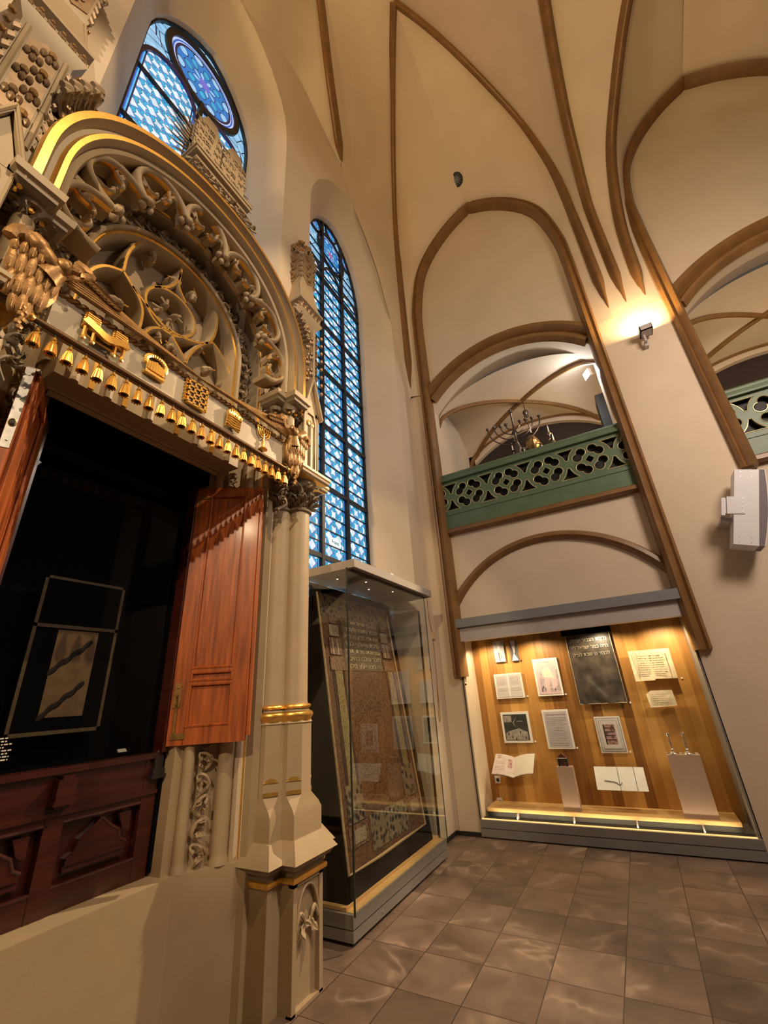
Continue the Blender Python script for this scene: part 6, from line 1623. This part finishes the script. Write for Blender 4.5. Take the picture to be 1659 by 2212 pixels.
for a in (-.5, .45):
    for b in (-.93, -.80, .80, .93): mb.lathe([(.007, 0), (.006, .003)], Q(a, b, 0), 8, (0, -1, 0))
mb.build('fixing_screws', STEEL, sp_)
P0, P1 = at(1570, 1078, 1, yf - .006), at(1608, 1119, 1, yf - .006)
mb = MB().hexa([Q(-1.55, -.22, -.008), Q(-.1, -.2, -.008), Q(-.1, -.2, .0), Q(-1.55, -.22, .0), Q(-1.62, .24, -.008), Q(-.1, .24, -.008), Q(-.1, .24, .0), Q(-1.62, .24, .0)]); bpl = mb.build('bracket_plate', WHITE, sp_, smooth=0)
mb = MB()
for b in (-.15, -.03, .09, .2): mb.lathe([(.007, 0), (.006, .004)], Q(-.28, b, -.008), 8, (0, -1, 0))
mb.build('bracket_screws', STEEL, bpl)
mb = MB().hexa([Q(-2.0, -.26, .0), Q(-1.68, -.26, .0), Q(-1.68, -.26, .12), Q(-2.0, -.26, .12), Q(-2.05, .20, .0), Q(-1.72, .22, .0), Q(-1.72, .22, .12), Q(-2.05, .2, .12)]); mb.hexa([Q(-1.68, -.2, .01), Q(-1.5, -.2, .01), Q(-1.5, -.2, .1), Q(-1.68, -.2, .1), Q(-1.72, .2, .01), Q(-1.55, .2, .01), Q(-1.55, .2, .1), Q(-1.72, .2, .1)])
mb.build('swivel_block', WHITE, sp_, smooth=0)
mb = MB().hexa([Q(-1.95, -.38, .08), Q(-1.0, -.38, .08), Q(-1.0, -.38, .345), Q(-1.95, -.38, .345), Q(-1.95, -.26, .08), Q(-1.0, -.26, .08), Q(-1.0, -.26, .345), Q(-1.95, -.26, .345)]); mb.build('wall_arm', CASEL, sp_, smooth=0)

# ---- small wall devices and cable by the corner
p = at(935, 1374, 0, XW)
o = empty('wall_sensor', p, 'small beige sensor box with a thin cable loop on the wall beside the tall case', 'sensor')
MB().box((XW, p.y - .04, p.z - .045), (XW + .03, p.y + .03, p.z + .05)).build('sensor_box', simple('beige_plastic', (.62, .47, .28), .5), o, smooth=0)
mb = MB().tube(crv([at(921, 1280, 0, XW + .004), at(926, 1330, 0, XW + .004), p + Vector((.006, -.03, .05))], 5), .004, 5); mb.tube(crv([p + Vector((.006, -.02, -.045)), at(941, 1440, 0, XW + .004), at(950, 1540, 0, XW + .004), at(951, 1556, 0, XW + .004), at(948, 1550, 0, XW + .004), at(944, 1480, 0, XW + .004)], 5), .004, 5)
mb.build('cable', simple('tan_cable', (.36, .22, .08), .6), o)
p = at(845, 1240, 2, 2.815); p.x = min(-2.12, p.x)
p = at(845, 1238, 0, -2.2)
tag(MB().box((-2.215, p.y - .03, 2.815), (-2.19, p.y + .03, 2.815 + .075)).build('white_sensor', WHITE, smooth=0, origin=(-2.2, p.y, 2.815)), 'tiny white box sensor standing on the tall case canopy', 'sensor')

# ---- black curtain and labels inside the shrine
XI = -3.22
q = [at(102, 1240, 0, XI), at(272, 1272, 0, XI), at(210, 1583, 0, XI), at(5, 1590, 0, XI)]
y0, y1, z0, z1 = (q[0].y + q[3].y) / 2, (q[1].y + q[2].y) / 2, (q[2].z + q[3].z) / 2, (q[0].z + q[1].z) / 2
sc_ = empty('dark_shrine_curtain', (XI, (y0 + y1) / 2, z0), 'black curtain with tan border and brown middle panel hanging deep inside the shrine', 'curtain')
MB().box((XI - .02, y0, z0), (XI, y1, z1)).build('black_velvet', BLACK, sc_, smooth=0)
TAN = simple('tan_galloon', (.13, .085, .04), .6, var=.25, scale=30)
mb = MB()
for a, b, c, d in ((y0, y0 + .02, z0, z1), (y1 - .02, y1, z0, z1), (y0, y1, z0, z0 + .022), (y0, y1, z1 - .018, z1)): mb.box((XI, a, c), (XI + .006, b, d))
zm = z0 + (z1 - z0) * .655; mb.box((XI, y0, zm), (XI + .006, y1, zm + .022)); mb.build('border_galloon', TAN, sc_, smooth=0)
pn = MB().box((XI, y0 + (y1 - y0) * .28, z0 + (z1 - z0) * .10), (XI + .005, y0 + (y1 - y0) * .76, zm - .01)).build('brown_panel', simple('brown_velvet_panel', (.20, .115, .055), .7, var=.2, scale=14), sc_, smooth=0)
mb = MB(); ya, yb_, za, zb_ = y0 + (y1 - y0) * .28, y0 + (y1 - y0) * .76, z0 + (z1 - z0) * .10, zm - .01
for k0 in (.02, .52):
    for k in range(6):
        t = k / 5; mb.ell((XI + .006, ya + (yb_ - ya) * (.08 + .7 * t), za + (zb_ - za) * (k0 + .30 * t + .02 * (k % 2))), (.003, .04, .018), Matrix.Rotation(.8, 3, 'X'), 8, 4)
mb.build('dark_sprigs', simple('dark_sprig', (.016, .008, .005), .8), pn)
for (px, py), lab, w in (((271, 1619.5), 'white caption card at the right end of the shrine dado', .05), ((318, 1616), 'narrow white caption slip beside the caption card in the shrine', .02)):
    p = at(px, py, 2, ZD + .012)
    o = MB().hexa([(p.x - .01, p.y - w, ZD + .001), (p.x + .01, p.y - w, ZD + .001), (p.x + .01, p.y + w, ZD + .001), (p.x - .01, p.y + w, ZD + .001), (p.x - .014, p.y - w, ZD + .02), (p.x - .008, p.y - w, ZD + .018), (p.x - .008, p.y + w, ZD + .018), (p.x - .014, p.y + w, ZD + .02)]).build('caption_card', PAPER, smooth=0, origin=(p.x, p.y, ZD)); tag(o, lab, 'caption', 'caption cards on the shrine dado')
p = at(6, 1620, 0, -2.775)
o = empty('text_caption', p, 'clear caption panel with white lines of small text at the left edge inside the shrine', 'caption')
MB().box((-2.778, p.y - .12, p.z - .06), (-2.775, p.y + .045, p.z + .06)).build('clear_panel', GLASSM, o, smooth=0)
mb = MB(); 
for k in range(8):
    z = p.z + .05 - .0135 * k; x = p.y - .11; e = p.y + .04 - random.uniform(0, .05)
    while x < e:
        w = random.uniform(.006, .02); mb.box((-2.775, x, z - .003), (-2.7742, min(e, x + w), z + .003)); x += w + .005
mb.build('white_text_lines', PAPER, o, smooth=0)
# ================================================================== light
def spot(name, loc, aim, energy, col, size=60, blend=.4, rad=.04):
    l = bpy.data.lights.new(name, 'SPOT'); l.energy = energy; l.color = col; l.spot_size = math.radians(size); l.spot_blend = blend; l.shadow_soft_size = rad
    o = bpy.data.objects.new(name, l); COL.objects.link(o); o.location = loc
    o.rotation_euler = (Vector(aim) - Vector(loc)).to_track_quat('-Z', 'Y').to_euler(); return o
def area(name, loc, aim, energy, col, sx, sy):
    l = bpy.data.lights.new(name, 'AREA'); l.energy = energy; l.color = col; l.shape = 'RECTANGLE'; l.size = sx; l.size_y = sy
    o = bpy.data.objects.new(name, l); COL.objects.link(o); o.location = loc
    o.rotation_euler = (Vector(aim) - Vector(loc)).to_track_quat('-Z', 'Y').to_euler(); return o
def point(name, loc, energy, col, rad=.05):
    l = bpy.data.lights.new(name, 'POINT'); l.energy = energy; l.color = col; l.shadow_soft_size = rad
    o = bpy.data.objects.new(name, l); COL.objects.link(o); o.location = loc; return o
WARM = (1.0, .66, .30); WARM2 = (1.0, .74, .44); NEUT = (1.0, .79, .63); COOL = (.90, .94, 1.0)
# uplights on the pilasters, washing the vault
area('uplight_lamp', (1.27, 5.65, 6.06), (1.27, 5.3, 9), 48, WARM, .12, .14)
area('far_pilaster_uplight', (1.27, -2.8, 6.10), (1.27, -2.5, 9), 430, WARM, .3, .3)
area('corner_uplight', (-2.1, -2.6, 6.10), (-1.9, -2.2, 9), 200, WARM, .3, .3)
# spots that light the shrine
spot('shrine_spot_right', (-.35, 5.35, 5.5), (-2.35, 1.5, 1.0), 1500, WARM2, 62, .35, .03)
spot('shrine_spot_front', (2.6, .4, 8.6), (-2.4, 1.5, 3.6), 1500, WARM2, 50, .35, .04)
spot('shrine_spot_left', (-.3, -3.2, 5.1), (-2.35, 1.7, 3.1), 950, WARM2, 36, .3, .03)
spot('far_pilaster_spot', (1.27, -2.75, 6.05), (-2.4, 1.9, 6.6), 420, NEUT, 46, .5, .03)
# unseen fill light added to brighten the side wall and floor
area('hall_fill', (3.0, 2.4, 5.6), (1.2, 5.8, 2.8), 240, NEUT, 1.2, 1.2)
# gallery floodlight and lamps
fp_ = FP + fd * .09
point('gallery_flood', tuple(fp_), 48, COOL, .05)
point('gallery_lamps', (-.2, 7.35, 5.6), 26, WARM, .1)
point('gallery_lamps_right', (3.0, 7.2, 5.4), 45, WARM2, .1)
# wall case lights
for x in (-1.75, -1.1, -.3, .4):
    spot('case_downlight', (x, 5.93, 2.16), (x, 6.3, 1.0), 38, WARM2, 150, .5, .015)
area('case_shelf_light', (-.7, 5.86, .185), (-.7, 6.2, .8), 9, WARM2, 2.4, .02)
for y in (3.6, 4.1, 4.6):
    spot('tall_case_lamp', (-2.17, y, 2.71), (-2.42, y, 1.2), 2.6, WARM2, 90, .7, .01)
# far end of the hall
w = bpy.data.worlds.new('hall'); scn.world = w; w.use_nodes = True
bg = w.node_tree.nodes['Background']; bg.inputs[0].default_value = (1.0, .80, .58, 1); bg.inputs[1].default_value = .11

vs = scn.view_settings
scn.display_settings.display_device = 'sRGB'
vs.view_transform = 'Standard'; vs.look = 'None'; vs.gamma = 1; vs.use_curve_mapping = False; vs.exposure = -.6
scn.cycles.use_denoising = True
scn.cycles.max_bounces = 8; scn.cycles.diffuse_bounces = 4; scn.cycles.glossy_bounces = 4; scn.cycles.transparent_max_bounces = 16
scn.cycles.sample_clamp_indirect = 6
scn.cycles.caustics_reflective = False; scn.cycles.caustics_refractive = False
for o in bpy.data.objects:
    if '_o' in o: del o['_o']
